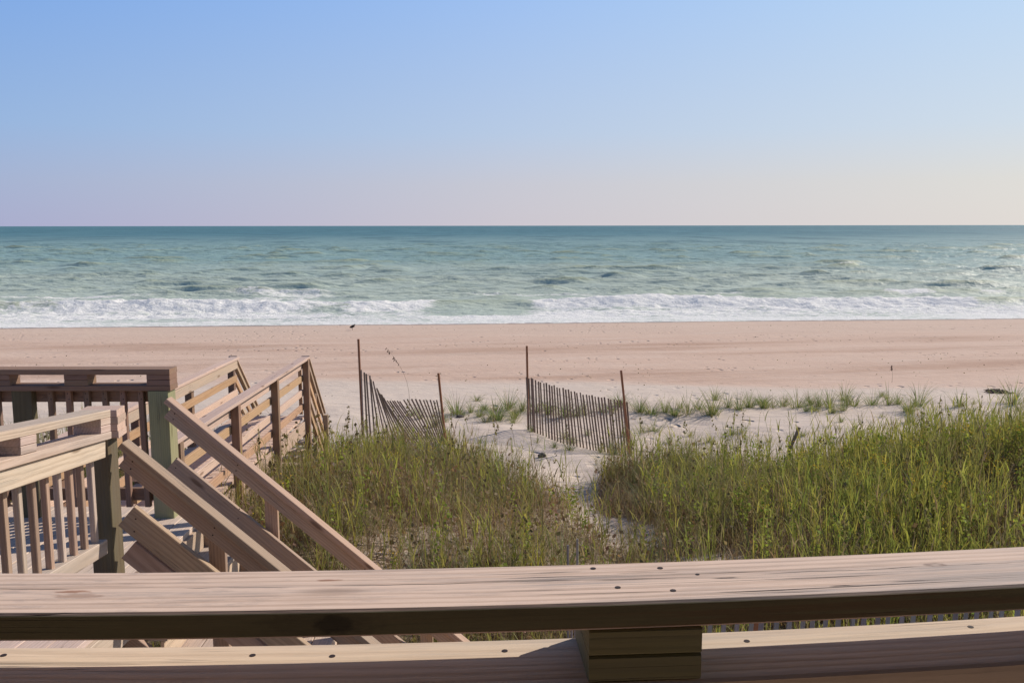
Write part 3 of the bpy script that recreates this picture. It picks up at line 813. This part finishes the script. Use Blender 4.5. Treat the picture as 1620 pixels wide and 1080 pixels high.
for i in range(1, 8):
    MB().board((xl - .02, by1 + .1 + i * .24, EYE - hd - i * .19), (xr - .08, by1 + .1 + i * .24, EYE - hd - i * .19), .24, .036).build('tread', M['pale_pine'], bs)
# connecting steps landing -> boardwalk, with slanting orange boards
cn = thing('side_steps', 'slanting orange boards of the side steps glimpsed behind the landing railing', 'steps', P(-4.9, 7.5, 3.5))
for yy_ in (6.75, 7.75):
    for dh, mt in ((0, 'warm_pine'), (.28, 'warm_pine'), (.62, 'pale_pine')):
        MB().board((-5.5, yy_, EYE - 1.25 - dh), (-4.2, yy_, EYE - 2.15 - dh), .034, .10).build('rail_board', M[mt], cn)
    for xp in (-5.45, -4.25):
        hp = 1.25 + (xp + 5.5) * .69
        MB().board((xp, yy_ + .06, EYE - hp - .0), (xp, yy_ + .06, gz(xp, yy_) - .3), .089, .085, up=(0, 1, 0)).build('post', M['pale_pine'], cn)
for i in range(5):
    MB().board((-5.3 + i * .26, 6.8, EYE - 2.2 - i * .15), (-5.3 + i * .26, 7.7, EYE - 2.2 - i * .15), .25, .036).build('tread', M['pale_pine'], cn)
MB().board((-4.7, 6.4, EYE - 2.99), (-4.7, 7.9, EYE - 2.99), .9, .036).build('plank_floor', M['pale_pine'], cn)

# ------------------------------------------------------------------ sand fences
def pix(px, py, Y):
    vx = (px - 810) / 1400; vy = (py - 540) / 1400; p = R(7.45)
    dy = math.cos(p) - vy * math.sin(p); dz = -math.sin(p) - vy * math.cos(p)
    t = Y / dy
    return Vector((vx * t, Y, EYE + dz * t))
def sand_fence(name, label, top, bot, slats, stakes, wires, mat, group='wooden slat sand fences on the dune'):
    o = thing(name, label, 'sand fence', bot[0], group)
    for si, (a, b) in enumerate(slats):
        MB().board(b, a, .016 if (mat is M['slat_grey'] and si < 4) else .036 + random.uniform(-.006, .003), .009, up=(0.25 + random.uniform(-.3, .3), 1, 0), ch=.001, segs=1).build('slat', mat, o)
    for a, b in stakes:
        MB().board(b, a, .045, .04, up=(.2, 1, 0), ch=.004).build('stake', M['stake_wood'], o)
    for path in wires:
        MB().tube(path, .0025, 4).build('wire', M['wire'], o)
    return o
def interp_list(keys, t):
    # keys: (t, px_top, py_top, px_bot, py_bot, Y)
    for a, b in zip(keys, keys[1:]):
        if t <= b[0]:
            f = (t - a[0]) / (b[0] - a[0])
            return [a[i] + (b[i] - a[i]) * f for i in range(1, 6)]
    return list(keys[-1][1:])
def mkfence(name, label, keys, n, stakes, mat):
    sl = []
    for i in range(n):
        q = interp_list(keys, i / (n - 1))
        j = random.uniform(-1.0, 1.0)
        a = pix(q[0] + j * .8, q[1] + random.uniform(-1.6, 1.6), q[4]); b = pix(q[2] + j * .3, q[3] + 3, q[4])
        b.z = min(b.z, gz(b.x, b.y) - .02)
        sl.append((a, b))
    wires = []
    for f in (.13, .36, .62, .86):
        for s in (-1, 1):
            pth = []
            for i, (a, b) in enumerate(sl):
                c = a.lerp(b, f); c.y += .007 * (s if i % 2 else -s)
                pth.append(c)
                if i < len(sl) - 1:
                    c2 = c.lerp(sl[i + 1][0].lerp(sl[i + 1][1], f), .5); c2.y = (a.y + sl[i + 1][0].y) / 2; pth.append(c2)
            wires.append(pth)
    st = []
    for (tx, ty, bx, by, Y) in stakes:
        a = pix(tx, ty, Y); b = pix(bx, by, Y); b.z = min(b.z, gz(b.x, b.y) - .2)
        st.append((a, b))
    return sand_fence(name, label, None, [sl[0][1]], sl, st, wires, mat)
mkfence('sand_fence', 'left sand fence, sagging with its slats fanned and leaning',
        [(0, 571, 585, 575, 688, 19.6), (.10, 584, 592, 592, 690, 19.4), (.22, 594, 612, 622, 690, 19.2), (.42, 609, 632, 655, 696, 19.1), (.62, 632, 633, 678, 698, 19.0), (.84, 672, 631, 700, 704, 18.9), (1, 696, 633, 708, 704, 18.8)],
        30, ((567, 536, 574, 686, 19.65), (693.5, 590, 706, 702, 18.75)), M['slat_wood'])
mkfence('sand_fence', 'right sand fence, upright and evenly spaced between two brown stakes',
        [(0, 833, 596, 837, 681, 20.0), (.1, 845, 600, 848, 684, 19.7), (.35, 882, 612, 888, 698, 19.1), (.6, 922, 623, 934, 710, 18.5), (1, 991, 636, 999, 724, 17.95)],
        36, ((833.5, 547, 836, 682, 20.02), (982.5, 586, 998, 728, 17.9)), M['slat_wood'])
# third fence, low behind the railing
sl = []
for i in range(41):
    x = .62 + i * .0955
    y = 6.5 - (x * .03)
    z0 = gz(x, y)
    jl = random.uniform(-.02, .02)
    top = EYE - (2.66 + random.uniform(-.02, .03) - .05 * max(0, x - 2))
    sl.append((Vector((x + .07 + jl, y + random.uniform(-.01, .01), top)), Vector((x + jl, y, z0 - .05))))
for q, tp in ((0, 2.36), (1, 2.41), (2, 2.60), (3, 2.58)): sl[q] = (Vector((sl[0][1].x - .115 + .028 * q, 6.48, EYE - tp)), Vector((sl[0][1].x - .10 + .03 * q, 6.48, sl[q][1].z)))
wires = []
for f in (.12, .33, .62, .88):
    for s in (-1, 1):
        pth = []
        for i, (a, b) in enumerate(sl[3:]):
            c = a.lerp(b, f); c.y += .009 * (s if i % 2 else -s); pth.append(c)
        wires.append(pth)
st3 = [(Vector((x + .05, 6.56, EYE - 2.62)), Vector((x, 6.56, gz(x, 6.5) - .3))) for x in (1.86, 4.4)]
sand_fence('sand_fence', 'grey slat fence seen low through the gap under the foreground cap board', None, [sl[0][1]], sl, st3, wires, M['slat_grey'])
# fallen part of the fence across the sandy path
pk = thing('leaning_stake', 'short dark stake leaning right at the edge of the right dune grass', 'stake', pix(1248, 712, 14.6))
MB().board(pix(1247, 716, 14.6), pix(1264.5, 676, 14.6), .05, .035, up=(.2, 1, 0)).build('stake_wood', M['rail_pine'], pk)

# ------------------------------------------------------------------ grass
def leafmat(name, sat=1.0):
    m, nt, out = new_mat(name); g = NT(nt)
    c = g.attr('tint', 'Color')
    d = g.n('ShaderNodeBsdfDiffuse'); g.set(d.inputs[0], c)
    t = g.n('ShaderNodeBsdfTranslucent'); g.set(t.inputs[0], g.mix(.25, c, (.5, .55, .12, 1)))
    gl = g.n('ShaderNodeBsdfGlossy'); gl.inputs['Roughness'].default_value = .6; gl.inputs[0].default_value = (.6, .6, .55, 1)
    m1 = g.n('ShaderNodeMixShader'); m1.inputs[0].default_value = .45
    nt.links.new(d.outputs[0], m1.inputs[1]); nt.links.new(t.outputs[0], m1.inputs[2])
    m2 = g.n('ShaderNodeMixShader'); m2.inputs[0].default_value = .035
    nt.links.new(m1.outputs[0], m2.inputs[1]); nt.links.new(gl.outputs[0], m2.inputs[2])
    nt.links.new(m2.outputs[0], out.inputs[0])
    return m
M['leaf'] = leafmat('grass blades')

class Blades:
    def __init__(s): s.co = []; s.fc = []; s.tc = []; s.n = 0
    def add(s, base, az, lean, curve, L, w, col, segs=4, tip=.08):
        """arcs: base (N,3), heading az, start lean from vertical, extra bend along the length"""
        N = len(L)
        th = lean.copy(); p = base.copy()
        wx = np.cos(az + np.pi / 2 + RNG.uniform(-.9, .9, N)); wy = np.sin(az + np.pi / 2 + RNG.uniform(-.9, .9, N))
        ring = []
        for k in range(segs + 1):
            f = k / segs
            ww = w * (1 - f ** 1.6) + w * tip
            o = np.stack([wx * ww / 2, wy * ww / 2, np.zeros(N)], 1)
            ring.append(p - o); ring.append(p + o)
            st = L / segs
            p = p + np.stack([np.sin(th) * np.cos(az) * st, np.sin(th) * np.sin(az) * st, np.cos(th) * st], 1)
            th = th + curve / segs * (1 + f)
        V = np.stack(ring, 1)            # N, 2(segs+1), 3
        K = 2 * (segs + 1)
        b = s.n + np.arange(N)[:, None] * K
        for k in range(segs):
            s.fc.append(np.concatenate([b + 2 * k, b + 2 * k + 1, b + 2 * k + 3, b + 2 * k + 2], 1))
        s.co.append(V.reshape(-1, 3)); s.tc.append(np.repeat(np.concatenate([col, np.ones((N, 1))], 1), K, 0)); s.n += N * K
    def quads(s, c, size, col, up=.5):
        """small leaf or petal faces around centres c"""
        N = len(c)
        d1 = RNG.normal(size=(N, 3)); d1[:, 2] *= up; d1 /= np.linalg.norm(d1, axis=1)[:, None]
        d2 = RNG.normal(size=(N, 3)); d2 -= (d1 * d2).sum(1)[:, None] * d1; d2 /= np.linalg.norm(d2, axis=1)[:, None]
        a = d1 * size[:, None]; bb = d2 * size[:, None] * .38
        V = np.stack([c, c + a * .5 + bb, c + a, c + a * .5 - bb], 1)
        b = s.n + np.arange(N)[:, None] * 4
        s.fc.append(np.concatenate([b, b + 1, b + 2, b + 3], 1)); s.co.append(V.reshape(-1, 3))
        s.tc.append(np.repeat(np.concatenate([col, np.ones((N, 1))], 1), 4, 0)); s.n += N * 4
    def mesh(s, name):
        me = np_mesh(name, np.concatenate(s.co), np.concatenate(s.fc))
        vattr(me, 'tint', np.concatenate(s.tc), 'FLOAT_COLOR')
        return me

def jitcol(base, N, v=.25, h=.12):
    c = np.array(base)[None, :] * (1 + RNG.uniform(-v, v, (N, 1))) * (1 + RNG.uniform(-h, h, (N, 3)))
    return np.clip(c, 0.004, 1)
GREEN = (.235, .25, .052); YGREEN = (.44, .40, .075); BLUEG = (.19, .25, .11); BROWN = (.22, .10, .07); STRAW = (.42, .33, .21); DRY = (.30, .195, .13)
RUST = (.19, .085, .035)

def scatter(n, x0, x1, y0, y1, dens=cover, power=1.0):
    x = RNG.uniform(x0, x1, n); y = RNG.uniform(y0, y1, n)
    k = (RNG.random(n) < dens(x, y) ** power) & ~blocked(x, y) & (np.abs(x) < .66 * y + 1.0)
    x, y = x[k], y[k]
    return x, y, ground_z(x, y)

G = Blades()
# 1 dry stubble and dead stems
x, y, z = scatter(230000, -9.5, 12, 4.5, 17.5)
N = len(x); az = RNG.uniform(0, 2 * np.pi, N)
mixb = RNG.random(N)[:, None]
colr = np.where(mixb < .40, jitcol(BROWN, N), np.where(mixb < .80, jitcol(DRY, N), jitcol(STRAW, N)))
G.add(np.stack([x, y, z], 1), az, RNG.uniform(.05, 1.0, N), RNG.uniform(-.6, 1.4, N), RNG.uniform(.15, .66, N) * (.65 + .8 * vnoise(x * .9, y * .9, 77)), RNG.uniform(.0035, .008, N), colr, 3)
# 2 reed grass stems carrying leaves
def reeds(n, box, hmin, hmax, pal, dens=cover, power=1.1, leaves=5):
    x, y, z = scatter(n, *box, dens=dens, power=power)
    kk = RNG.random(len(x)) < .30 + .85 * sstep(.36, .60, fbm(x * 1.3 + 5, y * 1.3, 350, 3))
    x, y, z = x[kk], y[kk], z[kk]
    N = len(x)
    # gather stems into loose groups
    x = x + .10 * np.round(RNG.normal(size=N)); z = ground_z(x, y)
    az = RNG.normal(2.2, 1.3, N); ln = np.abs(RNG.normal(.10, .09, N)); H = RNG.uniform(hmin, hmax, N) * (.75 + .5 * vnoise(x * .7, y * .7, 333))
    cv = RNG.uniform(0, .25, N)
    pi = RNG.random((N, 1))
    cc = jitcol(pal[0], N)
    cc = np.where(pi < .34, jitcol(pal[1], N), cc); cc = np.where(pi > .76, jitcol(pal[2], N), cc)
    pt = sstep(.45, .68, fbm(x * .7 + 3, y * .9, 360, 4))[:, None]
    cc = cc * (1 - .55 * pt) + jitcol((.22, .165, .075), N) * .55 * pt
    H = H * (.72 + .56 * fbm(x * .55 + 8, y * .7, 370, 3))
    base = np.stack([x, y, z], 1)
    G.add(base, az, ln, cv, H, np.full(N, .009), cc, 4, .3)
    for l in range(leaves):
        f = RNG.uniform(.12, .92, N)
        th = ln + cv * f * .5
        p = base + np.stack([np.sin(th) * np.cos(az), np.sin(th) * np.sin(az), np.cos(th)], 1) * (H * f)[:, None]
        la = RNG.uniform(0, 2 * np.pi, N)
        dead = (f < .33)[:, None] & (RNG.random((N, 1)) < .6)
        lc = np.where(dead, jitcol(DRY, N), cc * RNG.uniform(.8, 1.25, (N, 1)))
        G.add(p, la, RNG.uniform(.15, .55, N), RNG.uniform(.2, 1.3, N), RNG.uniform(.12, .36, N), RNG.uniform(.007, .016, N), lc, 3)
reeds(15000, (-9.5, 12, 4.5, 17.2), .42, 1.0, (GREEN, YGREEN, DRY))
def rdens(x, y): return cover(x, y) * sstep(2.5, 4.5, x)
reeds(8500, (2.5, 12, 5, 17.5), .55, 1.05, (GREEN, YGREEN, YGREEN), dens=rdens)
# 3 fine arching bunch grasses
def bunch(n, box, hmin, hmax, per, pal, spread=.10, dens=cover, curve=(.5, 1.6), wid=.0045, power=1.0):
    bx, by, bz = scatter(n, *box, dens=dens, power=power)
    for i in range(len(bx)):
        k = int(per * RNG.uniform(.6, 1.3)); s = RNG.uniform(.75, 1.25)
        az = RNG.uniform(0, 2 * np.pi, k); r = np.abs(RNG.normal(0, spread, k))
        X = bx[i] + np.cos(az) * r; Y = by[i] + np.sin(az) * r
        col = jitcol(pal[RNG.integers(len(pal))], k)
        dm = RNG.random((k, 1)) < .22
        col = np.where(dm, jitcol(STRAW, k), col)
        G.add(np.stack([X, Y, ground_z(X, Y)], 1), az + RNG.normal(0, .4, k), RNG.uniform(.02, .55, k), RNG.uniform(curve[0], curve[1], k),
              RNG.uniform(hmin, hmax, k) * s, np.full(k, wid), col, 4)
def cdens(x, y): return cover(x, y) * np.exp(-((x + .3) / 2.6) ** 2)
bunch(210, (-4, 3, 5.5, 15.5), .45, .95, 70, (BLUEG, GREEN, (.17, .19, .075)), .10, dens=cdens)
bunch(170, (-9, 12, 5.5, 16.5), .40, .80, 45, (BLUEG, GREEN, DRY), .09)
def ecen(x, y): return cover(x, y) * np.exp(-((x - 3.4) / 1.5) ** 2) * sstep(11, 12.5, y)
bunch(120, (1.5, 6.5, 11, 16.5), .5, .95, 70, (GREEN, (.16, .17, .06), BLUEG), .12, dens=ecen)
def rusty(x, y): return np.exp(-(((x - 2.45) / .75) ** 2 + ((y - 12.2) / .9) ** 2))
bunch(110, (1.2, 4.2, 10.3, 14.5), .3, .65, 60, (RUST, DRY, (.20, .13, .06)), .09, dens=rusty, power=1.0)
# dead curled leaves caught among the stems
x, y, z = scatter(80000, -9.5, 12, 4.5, 17.3)
N = len(x); pk_ = RNG.random((N, 1))
cl = np.where(pk_ < .45, jitcol(BROWN, N, .4), np.where(pk_ < .8, jitcol(DRY, N, .4), jitcol((.36, .27, .19), N, .3)))
G.quads(np.stack([x, y, z + RNG.random(N) ** 1.5 * (.20 + .42 * vnoise(x * .9, y * .9, 77))], 1), RNG.uniform(.025, .085, N), cl, .9)
# dark seed spikes standing above the rest
x, y, z = scatter(420, -8, 12, 8, 17.3)
N = len(x); az = RNG.uniform(0, 6.28, N); ln = np.abs(RNG.normal(.08, .14, N)); H = RNG.uniform(.85, 1.25, N)
b_ = np.stack([x, y, z], 1); G.add(b_, az, ln, np.full(N, .15), H, np.full(N, .006), jitcol(DRY, N), 4, .5)
for k in range(10):
    th = ln + .05; f = RNG.uniform(.76, 1.0, N)
    p_ = b_ + np.stack([np.sin(th) * np.cos(az), np.sin(th) * np.sin(az), np.cos(th)], 1) * (H * f)[:, None]
    G.quads(p_ + RNG.normal(0, .006, (N, 3)), RNG.uniform(.03, .06, N), jitcol((.17, .12, .07), N, .3), 2.5)
# 4 broad-leaved herbs (goldenrod) with flower heads
def herbs(n, box, dens, green, flower, fl_share):
    bx, by, bz = scatter(n, *box, dens=dens)
    N = len(bx); H = RNG.uniform(.40, .85, N)
    az = RNG.uniform(0, 6.28, N); ln = RNG.uniform(0, .22, N)
    base = np.stack([bx, by, bz], 1)
    G.add(base, az, ln, np.full(N, .1), H, np.full(N, .007), jitcol((.14, .13, .06), N), 3, .4)
    d = np.stack([np.sin(ln) * np.cos(az), np.sin(ln) * np.sin(az), np.cos(ln)], 1)
    for k in range(34):
        f = RNG.uniform(.2, 1.0, N)
        c = base + d * (H * f)[:, None] + RNG.normal(0, .028, (N, 3)) * (1.15 - f)[:, None] * 1.6
        G.quads(c, RNG.uniform(.025, .06, N), jitcol(green, N, .35), .8)
    m = RNG.random(N) < fl_share
    if m.any():
        tips = (base + d * H[:, None])[m]
        for k in range(26):
            G.quads(tips + RNG.normal(0, 1, tips.shape) * np.array([.05, .05, .035]), RNG.uniform(.010, .020, len(tips)), jitcol(flower, len(tips), .2), .5)
def hd_(x, y): return cover(x, y) * (.25 + .75 * sstep(2.5, 4.2, x)) * (.35 + .65 * sstep(.45, .6, fbm(x * .6, y * .6, 340, 2)))
herbs(3600, (-9, 12, 3.5, 16.0), hd_, (.28, .34, .05), (.80, .52, .03), .2)
def hd2(x, y): return cover(x, y) * sstep(3.6, 5, x) * sstep(8, 10, y)
herbs(650, (3.5, 11, 8, 14.5), hd2, (.32, .36, .05), (.90, .52, .02), .6)
dune = link('dune_grass', G.mesh('dune_grass'), M['leaf'])
tag(dune, 'thick green and brown dune grass with yellow flowers behind the foreground railing', 'grass', kind='stuff')
print('dune grass faces', len(dune.data.polygons))

# small litter of dead stems and shell bits on the open sand
G = Blades()
x = RNG.uniform(-9, 14, 9000); y = RNG.uniform(5, 24, 9000)
k = (RNG.random(9000) < (.10 + .9 * np.exp(-(((x - 2.4) / 1.2) ** 2 + ((y - 10.6) / 1.1) ** 2)))) & ~blocked(x, y)
x, y = x[k], y[k]; N = len(x)
G.add(np.stack([x, y, ground_z(x, y) + .006], 1), RNG.uniform(0, 6.28, N), RNG.uniform(1.3, 1.6, N), RNG.uniform(-.3, .3, N), RNG.uniform(.04, .20, N), RNG.uniform(.004, .010, N), jitcol(DRY, N, .5), 2, .4)
tag(link('plant_litter', G.mesh('plant_litter'), M['leaf']), 'dead stems and leaf litter strewn on the open sand', 'litter', kind='stuff')

# ------------------------------------------------------------------ individual tufts on the open sand
variants = []
for v in range(7):
    G = Blades(); k = [80, 60, 100, 45, 70, 55, 90][v]
    az = RNG.uniform(0, 2 * np.pi, k); r = np.abs(RNG.normal(0, .09, k))
    b = np.stack([np.cos(az) * r, np.sin(az) * r, np.full(k, -.02)], 1)
    col = np.where(RNG.random((k, 1)) < .2, jitcol(STRAW, k), jitcol([(.15, .21, .07), (.20, .23, .07)][v % 2], k))
    G.add(b, az, RNG.uniform(.05, .75, k), RNG.uniform(.1, 1.2, k), RNG.uniform(.30, .78, k), np.full(k, .011), col, 4)
    variants.append(G.mesh('tuft_blades_%d' % v)); variants[-1].materials.append(M['leaf'])
spots = []
rs = random.Random(5)
def at_px(px, py):
    p = R(7.45); vx = (px - 810) / 1400; vy = (py - 540) / 1400
    dy = math.cos(p) - vy * math.sin(p); dz = -math.sin(p) - vy * math.cos(p)
    lo, hi = 4.0, 60.0
    for _ in range(40):
        Y = (lo + hi) / 2; t = Y / dy
        if EYE + dz * t > gz(vx * t, Y): lo = Y
        else: hi = Y
    return vx * (lo / dy), lo
row = [(722, 655, .9), (745, 652, .7), (766, 648, .6), (783, 650, .8), (804, 648, 1.0), (813, 656, .8), (826, 650, .8), (846, 652, .7), (868, 655, .9), (893, 660, .9), (925, 655, .9), (952, 652, .7), (968, 650, .8),
       (1012, 652, .9), (1030, 655, 1.0), (1052, 652, .8), (1066, 657, 1.0), (1088, 655, 1.1), (1105, 648, .7), (1128, 656, 1.1), (1152, 645, .7), (1168, 648, .8), (1186, 645, .7), (1206, 646, .8), (1222, 645, .9), (1240, 643, .8),
       (1262, 645, 1.1), (1282, 641, .8), (1296, 643, .7), (1312, 645, 1.1), (1340, 641, .9), (1352, 643, .8), (1380, 641, .9), (1405, 641, .9), (1420, 640, .7), (1452, 643, 1.0), (1517, 644, .8),
       (700, 668, .6), (768, 668, .7), (790, 664, .6), (812, 669, .6), (1602, 640, 1.1)]
small = [(840, 683, .35), (893, 694, .45), (905, 700, .45), (1018, 684, .5), (1035, 682, .6), (1090, 690, .35), (1158, 688, .45), (1173, 684, .4), (1215, 700, .4), (1270, 690, .4), (1395, 660, .4), (930, 688, .4), (700, 652, .5), (990, 690, .5),
         (652, 657, .7), (665, 662, .6), (640, 690, .5), (1540, 640, .4), (900, 712, .5), (950, 716, .5), (972, 719, .6), (876, 708, .4), (1000, 704, .5), (1120, 700, .4), (850, 700, .4), (1060, 700, .45), (1330, 668, .5), (1440, 668, .5)]
def side(px):
    if px < 720: return 'behind the sagging left fence'
    if px < 830: return 'on bare sand between the two sand fences'
    if px < 995: return 'seen through the slats of the right fence'
    if px < 1200: return 'just right of the right sand fence'
    if px < 1400: return 'in the row above the right dune grass'
    return 'at the far right of the sand row'
sizes = {True: 'knee-high green', False: 'small sparse'}
rq = random.Random(21)
extra = [(px + rq.uniform(-22, 22), py + rq.uniform(-14, 12), rq.uniform(.35, .95)) for (px, py, s) in row if rq.random() < .7]
for i, (px, py, s) in enumerate(row + small + extra):
    wx_, wy_ = at_px(px, py)
    o = bpy.data.objects.new('grass_tuft', variants[i % 7])
    COL.objects.link(o)
    o.location = (wx_, wy_, gz(wx_, wy_)); o.rotation_euler = (0, 0, rs.uniform(0, 6.28)); o.scale = (s * rs.uniform(.9, 1.4), s * rs.uniform(.9, 1.4), s * rs.uniform(.65, 1.1))
    big = s >= .55
    tag(o, '%s beach grass tuft %s' % (sizes[big], side(px)), 'grass tuft', '%s tufts %s' % (sizes[big], side(px)))

# sea oats
def sea_oat(base, tip, label, bend=.35, heads=1.0):
    o = thing('sea_oat', label, 'sea oat', base)
    pts = []
    for i in range(9):
        f = i / 8
        p = base.lerp(tip, f); p.x -= 0; p += Vector((bend * math.sin(math.pi * f) * .5, 0, bend * .25 * math.sin(math.pi * f))); pts.append(p)
    MB().tube(pts, [.005 - .0004 * i for i in range(9)], 5).build('stem', M['slat_wood'], o)
    mb = MB()
    for k in range(int(16 * heads)):
        f = random.uniform(.74, 1.0); i = int(f * 8); q = pts[min(i, 7)].lerp(pts[min(i + 1, 8)], f * 8 - i) if i < 8 else pts[8]
        d = Vector((random.uniform(-.05, .01), random.uniform(-.03, .03), random.uniform(-.07, -.02)))
        mb.board(q, q + d, .016, .004, up=(0, 1, .1), ch=.001)
    mb.build('seed_head', M['wrack'], o)
b0 = pix(646, 640, 21.0); b0.z = gz(b0.x, 21.0)
sea_oat(b0, pix(611, 549, 21.0), 'single tall sea oat stem bending left above the sagging fence', .45)
x_, y_ = at_px(1411, 606)
b1 = Vector((x_, y_, gz(x_, y_)))
sea_oat(b1, pix(1411, 578, y_), 'lone short sea oat standing on the beach at right', .03, 1.2)

# stone, driftwood, bird
def blob(name, loc, sx, sy, sz, mat, parent=None, seed=0, sub=3, amp=.18):
    bm = bmesh.new(); bmesh.ops.create_icosphere(bm, subdivisions=sub, radius=1)
    rn = random.Random(seed); ph = [rn.uniform(0, 6) for _ in range(6)]
    for v in bm.verts:
        c = v.co; k = 1 + amp * (math.sin(c.x * 3 + ph[0]) * math.sin(c.y * 2.6 + ph[1]) + .5 * math.sin(c.z * 5 + ph[2] + c.x * 4))
        v.co = Vector((c.x * sx, c.y * sy, c.z * sz)) * k
    me = bpy.data.meshes.new(name); bm.to_mesh(me); bm.free()
    o = link(name, me, mat, parent, True); o.location = loc
    return o
x_, y_ = at_px(857, 723)
tag(blob('stone', (x_, y_, gz(x_, y_) + .03), .09, .07, .055, M['stone'], seed=4), 'small dark stone on the sand left of the right fence', 'stone')
x_, y_ = at_px(728, 660)
tag(blob('stone', (x_, y_, gz(x_, y_) + .02), .11, .07, .045, M['stone'], seed=9), 'flat dark stone beside the grass between the fences', 'stone')
x_, y_ = at_px(1578, 622)
wr = thing('seaweed_heap', 'low dark heap of dried seaweed on the beach at far right', 'seaweed', (x_, y_, gz(x_, y_)))
MBs = MB()
for k in range(90):
    a = random.uniform(0, 6.28); r = random.uniform(0, 1)
    p0 = Vector((x_ + math.cos(a) * r * .36, y_ + math.sin(a) * r * .25, 0)); p0.z = gz(p0.x, p0.y) + .005 + .05 * (1 - r)
    a2 = random.uniform(0, 6.28); p1 = p0 + Vector((math.cos(a2) * .2, math.sin(a2) * .2, random.uniform(-.03, .04)))
    MBs.tube([p0, p0.lerp(p1, .5) + Vector((0, 0, .03)), p1], [.012, .018, .006], 4)
MBs.build('strands', M['wrack'], wr)
x_, y_ = at_px(557.5, 522)
bd = thing('shore_bird', 'small dark bird standing on the sand near the waterline', 'bird', (x_, y_, gz(x_, y_)))
bz = gz(x_, y_)
bm = bmesh.new()
me = bpy.data.meshes.new('body')
sk = [((-.17, 0, .17), .02), ((-.06, 0, .20), .075), ((.04, 0, .22), .085), ((.10, 0, .28), .045), ((.12, 0, .34), .04), ((.145, 0, .345), .03), ((.20, 0, .335), .007)]
vs = [bm.verts.new(c) for c, r in sk]
for a, b in zip(vs, vs[1:]): bm.edges.new((a, b))
bm.to_mesh(me); bm.free()
body = link('body', me, M['bird'], bd)
md = body.modifiers.new('skin', 'SKIN'); md.use_smooth_shade = True
for i, (c, r) in enumerate(sk): me.skin_vertices[0].data[i].radius = (r, r)
me.skin_vertices[0].data[2].use_root = True
body.modifiers.new('sub', 'SUBSURF').levels = 2
for s in (-.025, .025):
    MB().tube([(x_ + .0, y_ + s, bz + .16), (x_ + .01, y_ + s, bz + .08), (x_, y_ + s, bz - .005), (x_ + .04, y_ + s, bz - .005)], [.008, .006, .005, .004], 5).build('leg', M['nail'], bd)
# wrack specks scattered over the beach
G = Blades()
n = 1500
y = RNG.uniform(24, 56, n); x = RNG.uniform(-1, 1, n) * (y * .62)
k = fbm(x * .12, y * .35, 400, 3) > .50
x, y = x[k], y[k]; N = len(x)
G.quads(np.stack([x, y, ground_z(x, y) + .015], 1), RNG.uniform(.02, .07, N), jitcol((.24, .18, .14), N, .4), .12)
tag(link('beach_wrack', G.mesh('beach_wrack'), M['leaf']), 'dark specks of shell and dried weed scattered over the beach', 'beach debris', kind='stuff')
